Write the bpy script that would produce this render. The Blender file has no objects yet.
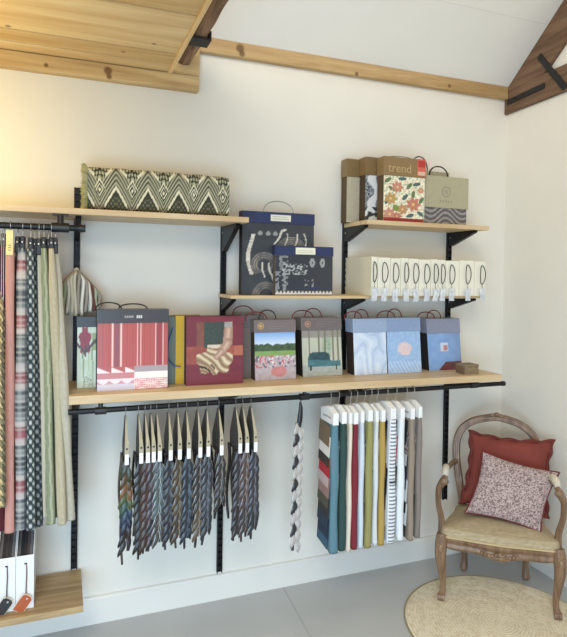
import bpy, bmesh, math, random
from mathutils import Vector, Matrix, noise as mnoise
random.seed(7)
S = bpy.context.scene
COL = S.collection
PI = math.pi

def lin(c):
    r = []
    for v in c[:3]:
        v = max(0.0, min(255.0, v)) / 255.0
        r.append(v / 12.92 if v <= 0.04045 else ((v + 0.055) / 1.055) ** 2.4)
    return tuple(r)

# ------------------------------------------------------------------ camera
cd = bpy.data.cameras.new('camera')
cam = bpy.data.objects.new('camera', cd)
COL.objects.link(cam)
F_PX, CY, YAW, PITCH, ROLL = 573.62, 282.82, 0.3691, -0.0134, 0.0143
cd.sensor_fit = 'HORIZONTAL'
cd.sensor_width = 36.0
cd.lens = F_PX / 567.0 * 36.0
cd.shift_y = -(318.5 - CY) / 567.0
cd.clip_start = 0.05
fw = Vector((math.sin(YAW) * math.cos(PITCH), math.cos(YAW) * math.cos(PITCH), math.sin(PITCH)))
rt = Vector((math.cos(YAW), -math.sin(YAW), 0))
up = rt.cross(fw)
r2 = rt * math.cos(ROLL) + up * math.sin(ROLL)
u2 = up * math.cos(ROLL) - rt * math.sin(ROLL)
M = Matrix((r2, u2, -fw)).transposed().to_4x4()
M.translation = Vector((0, -2.7337, 1.6))
cam.matrix_world = M
S.camera = cam

# ------------------------------------------------------------------ world, lights, exposure
W = bpy.data.worlds.new('room_surroundings')
S.world = W
W.use_nodes = True
W.node_tree.nodes['Background'].inputs[0].default_value = (*lin((242, 240, 236)), 1)
W.node_tree.nodes['Background'].inputs[1].default_value = 0.46

def area(name, loc, target, sx, sy, power, col, spread=180):
    d = bpy.data.lights.new(name, 'AREA')
    d.shape = 'RECTANGLE'; d.size = sx; d.size_y = sy
    d.energy = power; d.color = col; d.spread = math.radians(spread)
    o = bpy.data.objects.new(name, d); COL.objects.link(o)
    o.location = loc
    o.rotation_euler = (Vector(target) - Vector(loc)).to_track_quat('-Z', 'Y').to_euler()
    return o
area('glazed_door_daylight', (-0.5, -3.4, 0.85), (1.0, 0, 0.0), 1.8, 1.3, 36, (0.50, 0.74, 1.0), 120)
area('rooflight_daylight', (-0.5, -3.3, 3.3), (2.0, 0, 1.7), 1.8, 1.4, 70, (1.0, 0.945, 0.84))
def bulb(name, loc, power, r, col):
    d = bpy.data.lights.new(name, 'POINT'); d.energy = power; d.shadow_soft_size = r; d.color = col
    o = bpy.data.objects.new(name, d); COL.objects.link(o); o.location = loc
bulb('loft_lamp', (-0.62, -0.55, 2.12), 11, 0.08, (1.0, 0.80, 0.30))
S.view_settings.view_transform = 'Standard'
S.view_settings.look = 'None'
S.view_settings.gamma = 1.0
S.view_settings.use_curve_mapping = False
S.view_settings.exposure = 0.16

# ------------------------------------------------------------------ materials
MATS = {}
def base_mat(name):
    m = bpy.data.materials.new(name); m.use_nodes = True
    return m, m.node_tree, m.node_tree.nodes['Principled BSDF']

def mat(name, rgb, rough=0.6, metal=0.0, var=0.06, vscale=30, bump=0.0, bscale=120, coat=0.0, stretch=(1, 1, 1)):
    if name in MATS: return MATS[name]
    m, nt, b = base_mat(name)
    N, L = nt.nodes, nt.links
    tc = N.new('ShaderNodeTexCoord')
    mp = N.new('ShaderNodeMapping'); mp.inputs['Scale'].default_value = stretch
    L.new(tc.outputs['Object'], mp.inputs[0])
    nz = N.new('ShaderNodeTexNoise'); nz.inputs['Scale'].default_value = vscale; nz.inputs['Detail'].default_value = 4
    L.new(mp.outputs[0], nz.inputs['Vector'])
    rp = N.new('ShaderNodeValToRGB')
    c = lin(rgb)
    rp.color_ramp.elements[0].position = 0.3; rp.color_ramp.elements[1].position = 0.7
    rp.color_ramp.elements[0].color = (*[x * (1 - var) for x in c], 1)
    rp.color_ramp.elements[1].color = (*[min(1, x * (1 + var)) for x in c], 1)
    L.new(nz.outputs['Fac'], rp.inputs[0]); L.new(rp.outputs[0], b.inputs['Base Color'])
    b.inputs['Roughness'].default_value = rough
    b.inputs['Metallic'].default_value = metal
    b.inputs['Coat Weight'].default_value = coat
    if bump:
        nb = N.new('ShaderNodeTexNoise'); nb.inputs['Scale'].default_value = bscale; nb.inputs['Detail'].default_value = 3
        L.new(mp.outputs[0], nb.inputs['Vector'])
        bp = N.new('ShaderNodeBump'); bp.inputs['Strength'].default_value = bump; bp.inputs['Distance'].default_value = 0.004
        L.new(nb.outputs['Fac'], bp.inputs['Height']); L.new(bp.outputs[0], b.inputs['Normal'])
    MATS[name] = m
    return m

def wood(name, light, dark, axis='X', rough=0.5, scale=1.0, knots=(), contrast=(0.35, 0.7), coat=0.0):
    if name in MATS: return MATS[name]
    m, nt, b = base_mat(name)
    N, L = nt.nodes, nt.links
    tc = N.new('ShaderNodeTexCoord')
    mp = N.new('ShaderNodeMapping')
    s = {'X': (1.2, 14, 14), 'Y': (14, 1.2, 14), 'Z': (14, 14, 1.2)}[axis]
    mp.inputs['Scale'].default_value = tuple(v * scale for v in s)
    L.new(tc.outputs['Object'], mp.inputs[0])
    nz = N.new('ShaderNodeTexNoise'); nz.inputs['Scale'].default_value = 1.6; nz.inputs['Detail'].default_value = 7
    nz.inputs['Roughness'].default_value = 0.6; nz.inputs['Distortion'].default_value = 0.6
    L.new(mp.outputs[0], nz.inputs['Vector'])
    rp = N.new('ShaderNodeValToRGB')
    rp.color_ramp.elements[0].position = contrast[0]; rp.color_ramp.elements[0].color = (*lin(dark), 1)
    rp.color_ramp.elements[1].position = contrast[1]; rp.color_ramp.elements[1].color = (*lin(light), 1)
    L.new(nz.outputs['Fac'], rp.inputs[0])
    last = rp.outputs[0]
    for (kx, ky, kz, kr) in knots:
        sb = N.new('ShaderNodeVectorMath'); sb.operation = 'SUBTRACT'; sb.inputs[1].default_value = (kx, ky, kz)
        L.new(tc.outputs['Object'], sb.inputs[0])
        ln = N.new('ShaderNodeVectorMath'); ln.operation = 'LENGTH'; L.new(sb.outputs[0], ln.inputs[0])
        mr = N.new('ShaderNodeMapRange'); mr.interpolation_type = 'SMOOTHSTEP'
        mr.inputs['From Min'].default_value = kr * 0.45; mr.inputs['From Max'].default_value = kr
        mr.inputs['To Min'].default_value = 0.8; mr.inputs['To Max'].default_value = 0.0
        L.new(ln.outputs['Value'], mr.inputs['Value'])
        mx = N.new('ShaderNodeMix'); mx.data_type = 'RGBA'
        L.new(mr.outputs[0], mx.inputs[0]); L.new(last, mx.inputs[6]); mx.inputs[7].default_value = (*lin((92, 58, 30)), 1)
        last = mx.outputs[2]
    L.new(last, b.inputs['Base Color'])
    b.inputs['Roughness'].default_value = rough
    b.inputs['Coat Weight'].default_value = coat
    bp = N.new('ShaderNodeBump'); bp.inputs['Strength'].default_value = 0.15; bp.inputs['Distance'].default_value = 0.003
    L.new(nz.outputs['Fac'], bp.inputs['Height']); L.new(bp.outputs[0], b.inputs['Normal'])
    MATS[name] = m
    return m

def printed(name, rough=0.5, coat=0.0, weave=0.0):
    """printed or dyed surface: colour comes from the mesh's own pattern"""
    if name in MATS: return MATS[name]
    m, nt, b = base_mat(name)
    a = nt.nodes.new('ShaderNodeAttribute'); a.attribute_name = 'Col'
    nt.links.new(a.outputs['Color'], b.inputs['Base Color'])
    b.inputs['Roughness'].default_value = rough
    b.inputs['Coat Weight'].default_value = coat
    b.inputs['Coat Roughness'].default_value = 0.15
    if weave:
        tc = nt.nodes.new('ShaderNodeTexCoord')
        nz = nt.nodes.new('ShaderNodeTexNoise'); nz.inputs['Scale'].default_value = 260
        nt.links.new(tc.outputs['Object'], nz.inputs['Vector'])
        bp = nt.nodes.new('ShaderNodeBump'); bp.inputs['Strength'].default_value = weave; bp.inputs['Distance'].default_value = 0.003
        nt.links.new(nz.outputs['Fac'], bp.inputs['Height']); nt.links.new(bp.outputs[0], b.inputs['Normal'])
    MATS[name] = m
    return m

PAPER = printed('printed_card', 0.45, 0.15)
CLOTH = printed('dyed_cloth', 0.85, 0, 0.35)
LEATHER = printed('dyed_leather', 0.42, 0.1, 0.2)
PLASTIC = printed('print_under_clear_film', 0.35, 0.5)
WALLM = mat('warm_white_paint', (230, 225, 213), 0.75, var=0.012, vscale=6, bump=0.05, bscale=90)
CEILM = mat('ceiling_white_paint', (230, 229, 223), 0.8, var=0.01, vscale=5)
SKIRT = mat('skirting_white_paint', (229, 225, 216), 0.45, var=0.015, vscale=4)
FLOORM = mat('grey_floor_paint', (184, 185, 183), 0.42, var=0.035, vscale=3.0, bump=0.03, bscale=40)
SEAM = mat('floor_seam_filler', (164, 166, 165), 0.6)
CSEAM = mat('ceiling_joint_filler', (221, 220, 214), 0.8, var=0.01)
PINE = wood('pine_board', (222, 199, 160), (196, 165, 122), 'X', 0.5, 1.0)
PINE_LEDGER = wood('pine_ledger', (216, 188, 136), (180, 144, 94), 'X', 0.5, 1.0,
                   knots=((-0.07, -0.05, 2.488, 0.012), (0.185, -0.05, 2.50, 0.024), (0.19, -0.05, 2.475, 0.016)))
PINE_PLATE = wood('pine_wall_plate', (200, 170, 122), (162, 128, 82), 'X', 0.55, 0.9,
                  knots=((0.80, -0.036, 2.70, 0.028), (0.81, -0.036, 2.675, 0.02), (1.44, -0.036, 2.665, 0.014), (2.03, -0.036, 2.68, 0.014)))
PINE_PLANK = wood('pine_plank', (230, 200, 140), (202, 162, 100), 'X', 0.5, 0.7)
OAK = wood('bench_board', (196, 168, 124), (150, 120, 80), 'X', 0.5, 1.2)
OLDWOOD = wood('old_brown_timber', (128, 100, 76), (92, 68, 50), 'Y', 0.8, 1.4)
OLDBARK = wood('bark_edged_timber', (166, 132, 98), (96, 66, 46), 'Y', 0.85, 2.2)
WALNUT = wood('carved_beech', (160, 128, 98), (92, 66, 48), 'Z', 0.42, 1.6, contrast=(0.3, 0.75), coat=0.1)
BLACK = mat('black_metal', (30, 31, 33), 0.4, 0.5, 0.1)
IRON = mat('black_iron', (52, 50, 50), 0.6, 0.5, 0.2)
STEEL = mat('bright_steel', (200, 200, 200), 0.3, 0.9)
WIRE = mat('silver_hook_wire', (150, 150, 150), 0.35, 0.8)
BLKPL = mat('black_plastic', (26, 26, 28), 0.35)
CARDW = mat('white_card', (236, 235, 232), 0.55, var=0.01)
CARDG = mat('grey_board', (122, 118, 112), 0.7)
CREAMC = mat('cream_card', (222, 214, 184), 0.6, var=0.02)
NAVY = mat('navy_board', (38, 50, 88), 0.5, bump=0.1)
CHAR = mat('charcoal_board', (62, 62, 66), 0.5)
CORDB = mat('black_cord', (32, 28, 28), 0.6)
CORDR = mat('burgundy_cord', (116, 30, 44), 0.6)

# ------------------------------------------------------------------ mesh helpers
class MB:
    def __init__(s):
        s.v = []; s.f = []; s.c = []; s.usec = False
    def _add(s, vs, fs, col=None):
        b = len(s.v)
        s.v += [tuple(v) for v in vs]
        s.f += [tuple(b + i for i in f) for f in fs]
        if col is None: s.c += [(0.6, 0.6, 0.6)] * len(vs)
        elif isinstance(col, list): s.c += col; s.usec = True
        else: s.c += [lin(col)] * len(vs); s.usec = True
        return s
    def box(s, x0, x1, y0, y1, z0, z1, col=None):
        vs = [(x, y, z) for x in (x0, x1) for y in (y0, y1) for z in (z0, z1)]
        return s._add(vs, [(0, 1, 3, 2), (4, 6, 7, 5), (0, 4, 5, 1), (2, 3, 7, 6), (0, 2, 6, 4), (1, 5, 7, 3)], col)
    def prism(s, pts, axis, a, b, col=None):
        """polygon extruded along axis; pts are the other two coordinates in order"""
        n = len(pts)
        def P(p, t):
            return {'x': (t, p[0], p[1]), 'y': (p[0], t, p[1]), 'z': (p[0], p[1], t)}[axis]
        vs = [P(p, a) for p in pts] + [P(p, b) for p in pts]
        fs = [tuple(range(n)), tuple(range(2 * n - 1, n - 1, -1))]
        fs += [(i, n + i, n + (i + 1) % n, (i + 1) % n) for i in range(n)]
        return s._add(vs, fs, col)
    def grid(s, fn, nu, nv, cf=None, wu=False):
        vs = []; cs = []
        for j in range(nv + 1):
            for i in range(nu + (0 if wu else 1)):
                u, v = i / nu, j / nv
                vs.append(fn(u, v))
                if cf: cs.append(lin(cf(u, v)))
        w = nu if wu else nu + 1
        fs = []
        for j in range(nv):
            for i in range(nu):
                i2 = (i + 1) % w if wu else i + 1
                fs.append((j * w + i, j * w + i2, (j + 1) * w + i2, (j + 1) * w + i))
        return s._add(vs, fs, cs if cf else None)
    def tube(s, pts, r, n=8, closed=False, col=None, flat=1.0):
        pts = [Vector(p) for p in pts]; k = len(pts)
        R = r if isinstance(r, (list, tuple)) else [r] * k
        vs = []; fs = []
        prev = None
        for i, p in enumerate(pts):
            a = pts[(i - 1) % k] if (closed or i > 0) else p
            b = pts[(i + 1) % k] if (closed or i < k - 1) else p
            t = (b - a).normalized()
            if prev is None:
                h = Vector((0, 0, 1)) if abs(t.z) < 0.9 else Vector((1, 0, 0))
                nrm = (h - t * h.dot(t)).normalized()
            else:
                nrm = (prev - t * prev.dot(t))
                nrm = nrm.normalized() if nrm.length > 1e-6 else prev
            prev = nrm
            bn = t.cross(nrm)
            for q in range(n):
                an = 2 * PI * q / n
                vs.append(p + nrm * (R[i] * math.cos(an)) + bn * (R[i] * flat * math.sin(an)))
        m = k if closed else k - 1
        for i in range(m):
            for q in range(n):
                a0 = i * n + q; a1 = i * n + (q + 1) % n
                b0 = ((i + 1) % k) * n + q; b1 = ((i + 1) % k) * n + (q + 1) % n
                fs.append((a0, a1, b1, b0))
        if not closed:
            fs.append(tuple(range(n - 1, -1, -1))); fs.append(tuple((k - 1) * n + q for q in range(n)))
        return s._add(vs, fs, col)
    def ball(s, c, rx, ry, rz, nu=12, nv=8, col=None):
        vs = [(c[0], c[1], c[2] - rz)]; fs = []
        for j in range(1, nv):
            ph = -PI / 2 + PI * j / nv
            for i in range(nu):
                t = 2 * PI * i / nu
                vs.append((c[0] + rx * math.cos(ph) * math.cos(t), c[1] + ry * math.cos(ph) * math.sin(t), c[2] + rz * math.sin(ph)))
        vs.append((c[0], c[1], c[2] + rz)); top = len(vs) - 1
        for i in range(nu): fs.append((0, 1 + (i + 1) % nu, 1 + i))
        for j in range(nv - 2):
            for i in range(nu):
                a = 1 + j * nu + i; b = 1 + j * nu + (i + 1) % nu
                fs.append((a, b, b + nu, a + nu))
        for i in range(nu): fs.append((top, 1 + (nv - 2) * nu + i, 1 + (nv - 2) * nu + (i + 1) % nu))
        return s._add(vs, fs, col)
    def warp(s, fn):
        s.v = [tuple(fn(*p)) for p in s.v]
        return s
    def build(s, name, material, parent=None, smooth=False, bevel=0.0, loc=None, angle=40, seg=2):
        me = bpy.data.meshes.new(name)
        me.from_pydata(s.v, [], s.f)
        bm = bmesh.new(); bm.from_mesh(me)
        bmesh.ops.recalc_face_normals(bm, faces=bm.faces)
        bm.to_mesh(me); bm.free()
        if s.usec:
            at = me.color_attributes.new('Col', 'FLOAT_COLOR', 'POINT')
            flat = []
            for c in s.c: flat += [c[0], c[1], c[2], 1.0]
            at.data.foreach_set('color', flat)
        me.materials.append(material)
        if smooth:
            me.polygons.foreach_set('use_smooth', [True] * len(me.polygons))
            me.set_sharp_from_angle(angle=math.radians(angle))
        o = bpy.data.objects.new(name, me); COL.objects.link(o)
        if parent: o.parent = parent
        if loc: o.location = loc
        if bevel:
            md = o.modifiers.new('bevel', 'BEVEL'); md.width = bevel; md.segments = seg; md.limit_method = 'ANGLE'
        return o

def tag(o, label, cat, group=None):
    o['label'] = label; o['category'] = cat
    if group: o['group'] = group
    return o
def thing(name, label, cat, loc=(0, 0, 0), rz=0.0, group=None):
    o = bpy.data.objects.new(name, None); COL.objects.link(o)
    o.empty_display_size = 0.05
    o.location = loc; o.rotation_euler = (0, 0, rz)
    return tag(o, label, cat, group)
def struct(o):
    o['kind'] = 'structure'; return o
def dup(src, parent, loc=None):
    c = src.copy(); COL.objects.link(c); c.parent = parent
    if loc is not None: c.location = loc
    return c

def hsh(a, b=0, c=0):
    n = math.sin(a * 127.1 + b * 311.7 + c * 74.7) * 43758.5453
    return n - math.floor(n)
def nz(x, y, s=0.0):
    return mnoise.noise((x, y, s)) * 0.5 + 0.5
def mix(a, b, t):
    t = max(0, min(1, t))
    return tuple(a[i] + (b[i] - a[i]) * t for i in range(3))
def arc(x0, x1, z0, h, y=0, n=12, y1=None):
    y1 = y if y1 is None else y1
    return [(x0 + (x1 - x0) * (0.5 - 0.5 * math.cos(PI * i / n)), y + (y1 - y) * i / n, z0 + h * math.sin(PI * i / n) ** 0.7) for i in range(n + 1)]

# ================================================================== THE SETTING
XR = 2.473
XL = -1.7
struct(MB().box(XL, XR + 0.12, 0, 0.12, 0, 2.95).build('wall_back', WALLM))
struct(MB().box(XR, XR + 0.12, -3.2, 0, 0, 5.4).build('wall_right', WALLM))
struct(MB().box(XL, XR + 0.12, -4.6, 0.12, -0.1, 0).build('floor', FLOORM))
fs = struct(MB().grid(lambda u, v: (1.073 - 0.075 * u * 4.5 + (v - .5) * 0.006, 0 - u * 4.5, 0.0006), 2, 1).build('trim_1', SEAM))
# sloping ceiling and its board joint
def ceil_z(y): return 2.745 + (-y - 0.05) * 0.86
cl = MB()
cl.prism([(0.12, ceil_z(0.12)), (-3.0, ceil_z(-3.0)), (-3.0, ceil_z(-3.0) + 0.08), (0.12, ceil_z(0.12) + 0.08)], 'x', XL, XR + 0.12)
struct(cl.build('ceiling', CEILM))
yj = -0.322
struct(MB().prism([(yj, ceil_z(yj) - 0.0008), (yj - 0.004, ceil_z(yj - 0.004) - 0.0008), (yj - 0.004, ceil_z(yj - 0.004)), (yj, ceil_z(yj))], 'x', 0.57, XR).build('trim_2', CSEAM))
# tall skirting with a rounded top edge
struct(MB().prism([(0, 0), (-0.018, 0), (-0.018, 0.112), (-0.012, 0.121), (0, 0.124)], 'x', XL, XR).build('baseboard_back', SKIRT))
struct(MB().prism([(XR, 0), (XR - 0.018, 0), (XR - 0.018, 0.112), (XR - 0.012, 0.121), (XR, 0.124)], 'y', -3.2, -0.018).build('baseboard_right', SKIRT))
# wall plate under the ceiling slope
struct(MB().box(0.602, XR - 0.024, -0.036, 0, 2.657, 2.730).build('trim_3', PINE_PLATE, bevel=0.004))
# ledger that carries the loft floor, with its end block
lg = MB().box(XL, 0.598, -0.05, 0, 2.463, 2.531)
struct(lg.build('trim_4', PINE_LEDGER, bevel=0.003))
struct(MB().prism([(0.462, 2.533), (0.60, 2.533), (0.60, 2.726), (0.53, 2.726)], 'y', -0.046, 0).build('trim_5', PINE_LEDGER, bevel=0.003))
# loft floor: boards running along the wall
def loft_board(y1, y0, k):
    b = MB().box(XL, 0.452, y0 + 0.003, y1 - 0.003, 2.535 + 0.006 * (k == 0) + 0.003 * (k % 2), 2.562)
    m = wood('pine_plank_%d' % (k % 3), [(228, 202, 152), (220, 192, 140), (232, 208, 160)][k % 3], [(204, 170, 116), (192, 156, 102), (208, 174, 122)][k % 3],
             'X', 0.5, 0.7, knots=[((-0.20, -0.28, 2.535, 0.016), (0.345, -0.33, 2.535, 0.014)), ((0.235, -0.20, 2.535, 0.012),), ()][k % 3])
    return b.build('ceiling_board', m, bevel=0.002)
yy = -0.002
LOFT = bpy.data.objects.new('ceiling_loft', None); COL.objects.link(LOFT); LOFT['kind'] = 'structure'
for k, wd in enumerate((0.13, 0.125, 0.19, 0.21, 0.2, 0.2, 0.2, 0.2, 0.2, 0.2)):
    o = loft_board(yy, yy - wd, (2, 1, 0)[k % 3]); o.parent = LOFT; yy -= wd
struct(MB().box(0.452, 0.470, -2.0, -0.05, 2.528, 2.565).build('trim_6', wood('pine_edge', (238, 214, 164), (214, 178, 120), 'Y', 0.5, 0.8), bevel=0.002))
# rough brown tie beam beside the loft
def rough(x, y, z):
    n = mnoise.noise((x * 30, y * 9, z * 30)) * 0.007
    return (x + n, y, z + n * 0.6)
tb = MB()
tb.grid(lambda u, v: (0.509 + 0.034 * math.copysign(abs(math.cos(2 * PI * u)) ** 0.35, math.cos(2 * PI * u)),
                      -0.115 - v * 1.9,
                      2.612 + 0.062 * math.copysign(abs(math.sin(2 * PI * u)) ** 0.55, math.sin(2 * PI * u))), 24, 60, wu=True)
n0 = len(tb.v)
tb.f.append(tuple(range(24))); tb.f.append(tuple(n0 - 24 + i for i in range(24)))
tb.warp(rough)
BEAM = struct(tb.build('trim_7', OLDBARK, smooth=True, angle=60))
MB().prism([(0.472, 2.536), (0.553, 2.536), (0.553, 2.575), (0.547, 2.575), (0.545, 2.544), (0.472, 2.544)], 'y', -0.465, -0.385).build('iron_strap', IRON, BEAM)
# truss on the right wall: tie beam, rafter, straps
tie = MB().box(XR - 0.022, XR, -2.6, -0.001, 2.572, 2.716)
tie.warp(lambda x, y, z: (x, y, z + (-y) * 0.03))
TIE = struct(tie.build('trim_8', OLDWOOD, bevel=0.006))
ra = MB().prism([(-0.03, 2.70), (-0.03, 2.728), (-2.2, ceil_z(-2.2)), (-2.2, ceil_z(-2.2) - 0.24), (-0.30, 2.724)], 'x', XR - 0.025, XR)
RAF = struct(ra.build('trim_9', OLDWOOD, bevel=0.004))
def strap(p0, p1, w, x0, parent):
    a = Vector(p0); b = Vector(p1); d = (b - a).normalized(); n = Vector((-d.y, d.x)) * w / 2
    q = [a + n, b + n, b - n, a - n]
    MB().prism([(t.x, t.y) for t in q], 'x', x0 - 0.008, x0 + 0.001).build('iron_strap', IRON, parent, bevel=0.002)
strap((-0.03, 2.638), (-0.31, 2.655), 0.030, XR - 0.022, TIE)
strap((-0.27, 2.83), (-0.45, 2.60), 0.032, XR - 0.025, RAF)

# ================================================================== SHELVING
def upright(x, z0, z1, label, brackets, y=-0.0):
    t = thing('shelving_upright', label, 'shelf upright', (x, 0, z0), 0, 'black slotted uprights')
    b = MB()
    h = z1 - z0
    b.box(-0.0135, 0.0135, -0.006, -0.001, 0, h)
    b.box(-0.0135, -0.0095, -0.018, -0.001, 0, h); b.box(0.0095, 0.0135, -0.018, -0.001, 0, h)
    k = 0.02
    while k < h - 0.02:                      # ladder of slots
        b.box(-0.0095, 0.0095, -0.0175, -0.006, k, k + 0.016); k += 0.032
    b.build('post', BLACK, t, bevel=0.0008)
    for (zt, dep, drop, tail) in brackets:
        z = zt - z0
        q = MB().prism([(-0.019, z), (-dep, z), (-dep, z - 0.012), (-0.042, z - drop), (-0.019, z - drop)], 'x', -0.011, -0.009)
        q.prism([(-0.019, z), (-dep, z), (-dep, z - 0.012), (-0.042, z - drop), (-0.019, z - drop)], 'x', 0.009, 0.011)
        q.box(-0.011, 0.011, -dep, -0.019, z - 0.003, z)
        q.prism([(-dep, z - 0.012), (-0.042, z - drop), (-0.042, z - drop + 0.003), (-dep, z - 0.009)], 'x', -0.011, 0.011)
        br = q.build('bracket', BLACK, t, bevel=0.0005)
        MB().tube([(-0.0125, -0.035, z - 0.03), (0.0125, -0.035, z - 0.03)], 0.004, 8).build('bolt', STEEL, br)
    return t
ZU, ZM, ZT = 1.830, 1.490, 1.855           # undersides of the upper boards
upright(0.062, 0.264, 1.978, 'black slotted upright behind the pleated swatch fan, at the end of the upper left rail', [(ZU, 0.26, 0.09, 0), (1.078, 0.30, 0.1, 0)])
upright(0.736, 0.132, 1.86, 'black slotted upright running down to the skirting behind the leather samples', [(ZU, 0.26, 0.12, 0), (ZM, 0.2, 0.065, 0), (1.076, 0.30, 0.1, 0)])
upright(1.400, 0.34, 1.90, 'black slotted upright at the left edge of the white box files', [(ZT, 0.235, 0.075, 0), (ZM, 0.22, 0.065, 0), (1.07, 0.30, 0.1, 0)])
upright(2.066, 0.322, 1.90, 'black slotted upright that drops behind the armchair', [(ZT, 0.235, 0.075, 0), (ZM, 0.235, 0.065, 0), (1.065, 0.30, 0.1, 0)])

def board(name, label, x0, x1, y0, z0, th, m, tilt=0.0, group=None, off=0.019):
    b = MB().box(x0, x1, y0, -off, z0, z0 + th)
    b.warp(lambda x, y, z: (x, y, z + (x - x0) * tilt))
    return tag(b.build(name, m, bevel=0.002), label, 'shelf', group)
board('wall_shelf', 'pine shelf board carrying the zigzag bolster cushion', -1.2, 0.770, -0.31, ZU, 0.024, PINE, group='pine shelf boards')
board('wall_shelf', 'narrow pine shelf board carrying the navy sample books and the white box files', 0.710, 2.125, -0.245, ZM, 0.015, PINE, group='pine shelf boards')
board('wall_shelf', 'short topmost pine shelf board carrying the floral fabric book and paper bags', 1.388, 2.128, -0.268, ZT, 0.022, PINE, group='pine shelf boards')
board('wall_shelf', 'long thick pine shelf board holding the row of sample books above the hanging rail', 0.030, 2.150, -0.36, 1.082, 0.034, PINE, -0.0085, group='pine shelf boards')
def zsh(x): return 1.116 - 0.0085 * (x - 0.03)
board('wall_shelf', 'low oak coloured board near the floor with the magazine files on it', -1.2, 0.092, -0.325, 0.238, 0.026, OAK, off=0.019, group='pine shelf boards')

# rails
RY, RZ = -0.342, 1.046
t = thing('hanging_rail', 'long black rail under the book shelf, with the leather and fabric samples hung on it', 'rail', (0, 0, 0), 0, 'black hanging rails')
MB().tube([(0.028, RY, RZ + 0.004), (2.172, RY, RZ)], 0.0115, 12).build('pipe', BLACK, t, smooth=True)
for x in (0.15, 1.035, 1.985):
    c = MB().tube([(x - 0.022, RY, RZ + 0.002), (x + 0.022, RY, RZ + 0.002)], 0.0155, 12)
    c.tube([(x, RY, RZ), (x, RY, 1.0815 - 0.0085 * x)], 0.009, 10)
    c.build('pipe_clamp', BLKPL, t, smooth=True)
MB().tube([(2.165, RY, RZ), (2.18, RY, RZ)], 0.0135, 12).build('end_cap', BLKPL, t, smooth=True)
UY, UZ = -0.30, 1.775
t = thing('hanging_rail', 'short black rail under the upper left shelf, with the woven cloth strips hung on it', 'rail', (0, 0, 0), 0, 'black hanging rails')
MB().tube([(-1.1, UY, UZ), (0.085, UY, UZ)], 0.0125, 12).build('pipe', BLACK, t, smooth=True)
for x in (-0.006, -0.9):
    c = MB().tube([(x - 0.032, UY, UZ), (x + 0.032, UY, UZ)], 0.019, 12)
    c.tube([(x, UY, UZ), (x, UY, ZU - 0.001)], 0.012, 10)
    c.box(x - 0.03, x + 0.03, UY - 0.009, UY + 0.03, ZU - 0.008, ZU - 0.0005)
    c.build('pipe_clamp', BLKPL, t, smooth=True)
MB().tube([(0.062, UY, UZ), (0.087, UY, UZ)], 0.0155, 12).build('end_cap', BLKPL, t, smooth=True)

# ================================================================== PRINTS
def P_red(u, v):
    if v > .345:
        c = mix((188, 82, 74), (168, 92, 92), 0.5 * nz(u * 30, v * 4, 3))
        c = mix(c, (150, 112, 118), max(0, (.5 - abs(u - .02) * 4)) * .6)
        for a, b in ((.20, .222), (.315, .335), (.548, .560), (.60, .610), (.818, .832), (.918, .932)):
            if a < u < b: return (232, 196, 188)
        if .23 < u < .305: return (142, 78, 84)
        if .835 < u < .915: return (152, 66, 70)
        if (u * 60) % 1 < .3: c = mix(c, (150, 70, 70), .4)
        return c
    if u > .52:
        if v > .26: return (166, 150, 152)
        if v > .165: return (244, 234, 220)
        return (240, 224, 222) if ((u * 22 + v * 16) % 1 < .5) ^ ((u * 22 - v * 16) % 1 < .5) else (206, 122, 122)
    if v > .26:
        return (240, 218, 214) if ((u * 5.2) % 1) + (v - .26) * 11 < .95 else (176, 92, 92)
    if v > .17: return (196, 128, 130)
    if v > .09: return (238, 218, 220) if abs(((u * 6) % 1) - .5) * .12 < (v - .085) else (202, 150, 156)
    return (206, 198, 208)
def P_tulip(u, v):
    u *= 2.0
    c = mix((226, 230, 218), (186, 200, 166), nz(u * 5, v * 4, 1))
    for x, k, q in ((.30, .25, (120, 142, 90)), (.62, -.15, (176, 188, 140)), (.80, .2, (138, 156, 104)), (.12, .1, (196, 204, 170))):
        if abs(u - x - k * (.6 - v) * .6) < .045 and v < .66: c = mix(q, (228, 232, 220), .6 - v)
    d = math.hypot((u - .42) * .8, v - .78)
    if d < .24 + .04 * math.sin(7 * math.atan2(v - .78, u - .42)): c = mix((176, 44, 60), (110, 28, 42), nz(u * 7, v * 7))
    if u > .78 and .62 < v < .9: c = (150, 164, 108)
    if abs(v - .58 - .35 * abs(u - .42)) < .035: c = (84, 58, 50)
    if abs(u - .43) < .05 and .5 < v < .7: c = (74, 50, 46)
    if v < .2 and .3 < u < .85 and nz(u * 18, v * 60, 5) > .6: c = (130, 130, 120)
    return c
def seg(u, v, a, b):
    px, py = u - a[0], v - a[1]; dx, dy = b[0] - a[0], b[1] - a[1]
    t = max(0, min(1, (px * dx + py * dy) / (dx * dx + dy * dy)))
    return math.hypot(px - dx * t, py - dy * t), t
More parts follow.
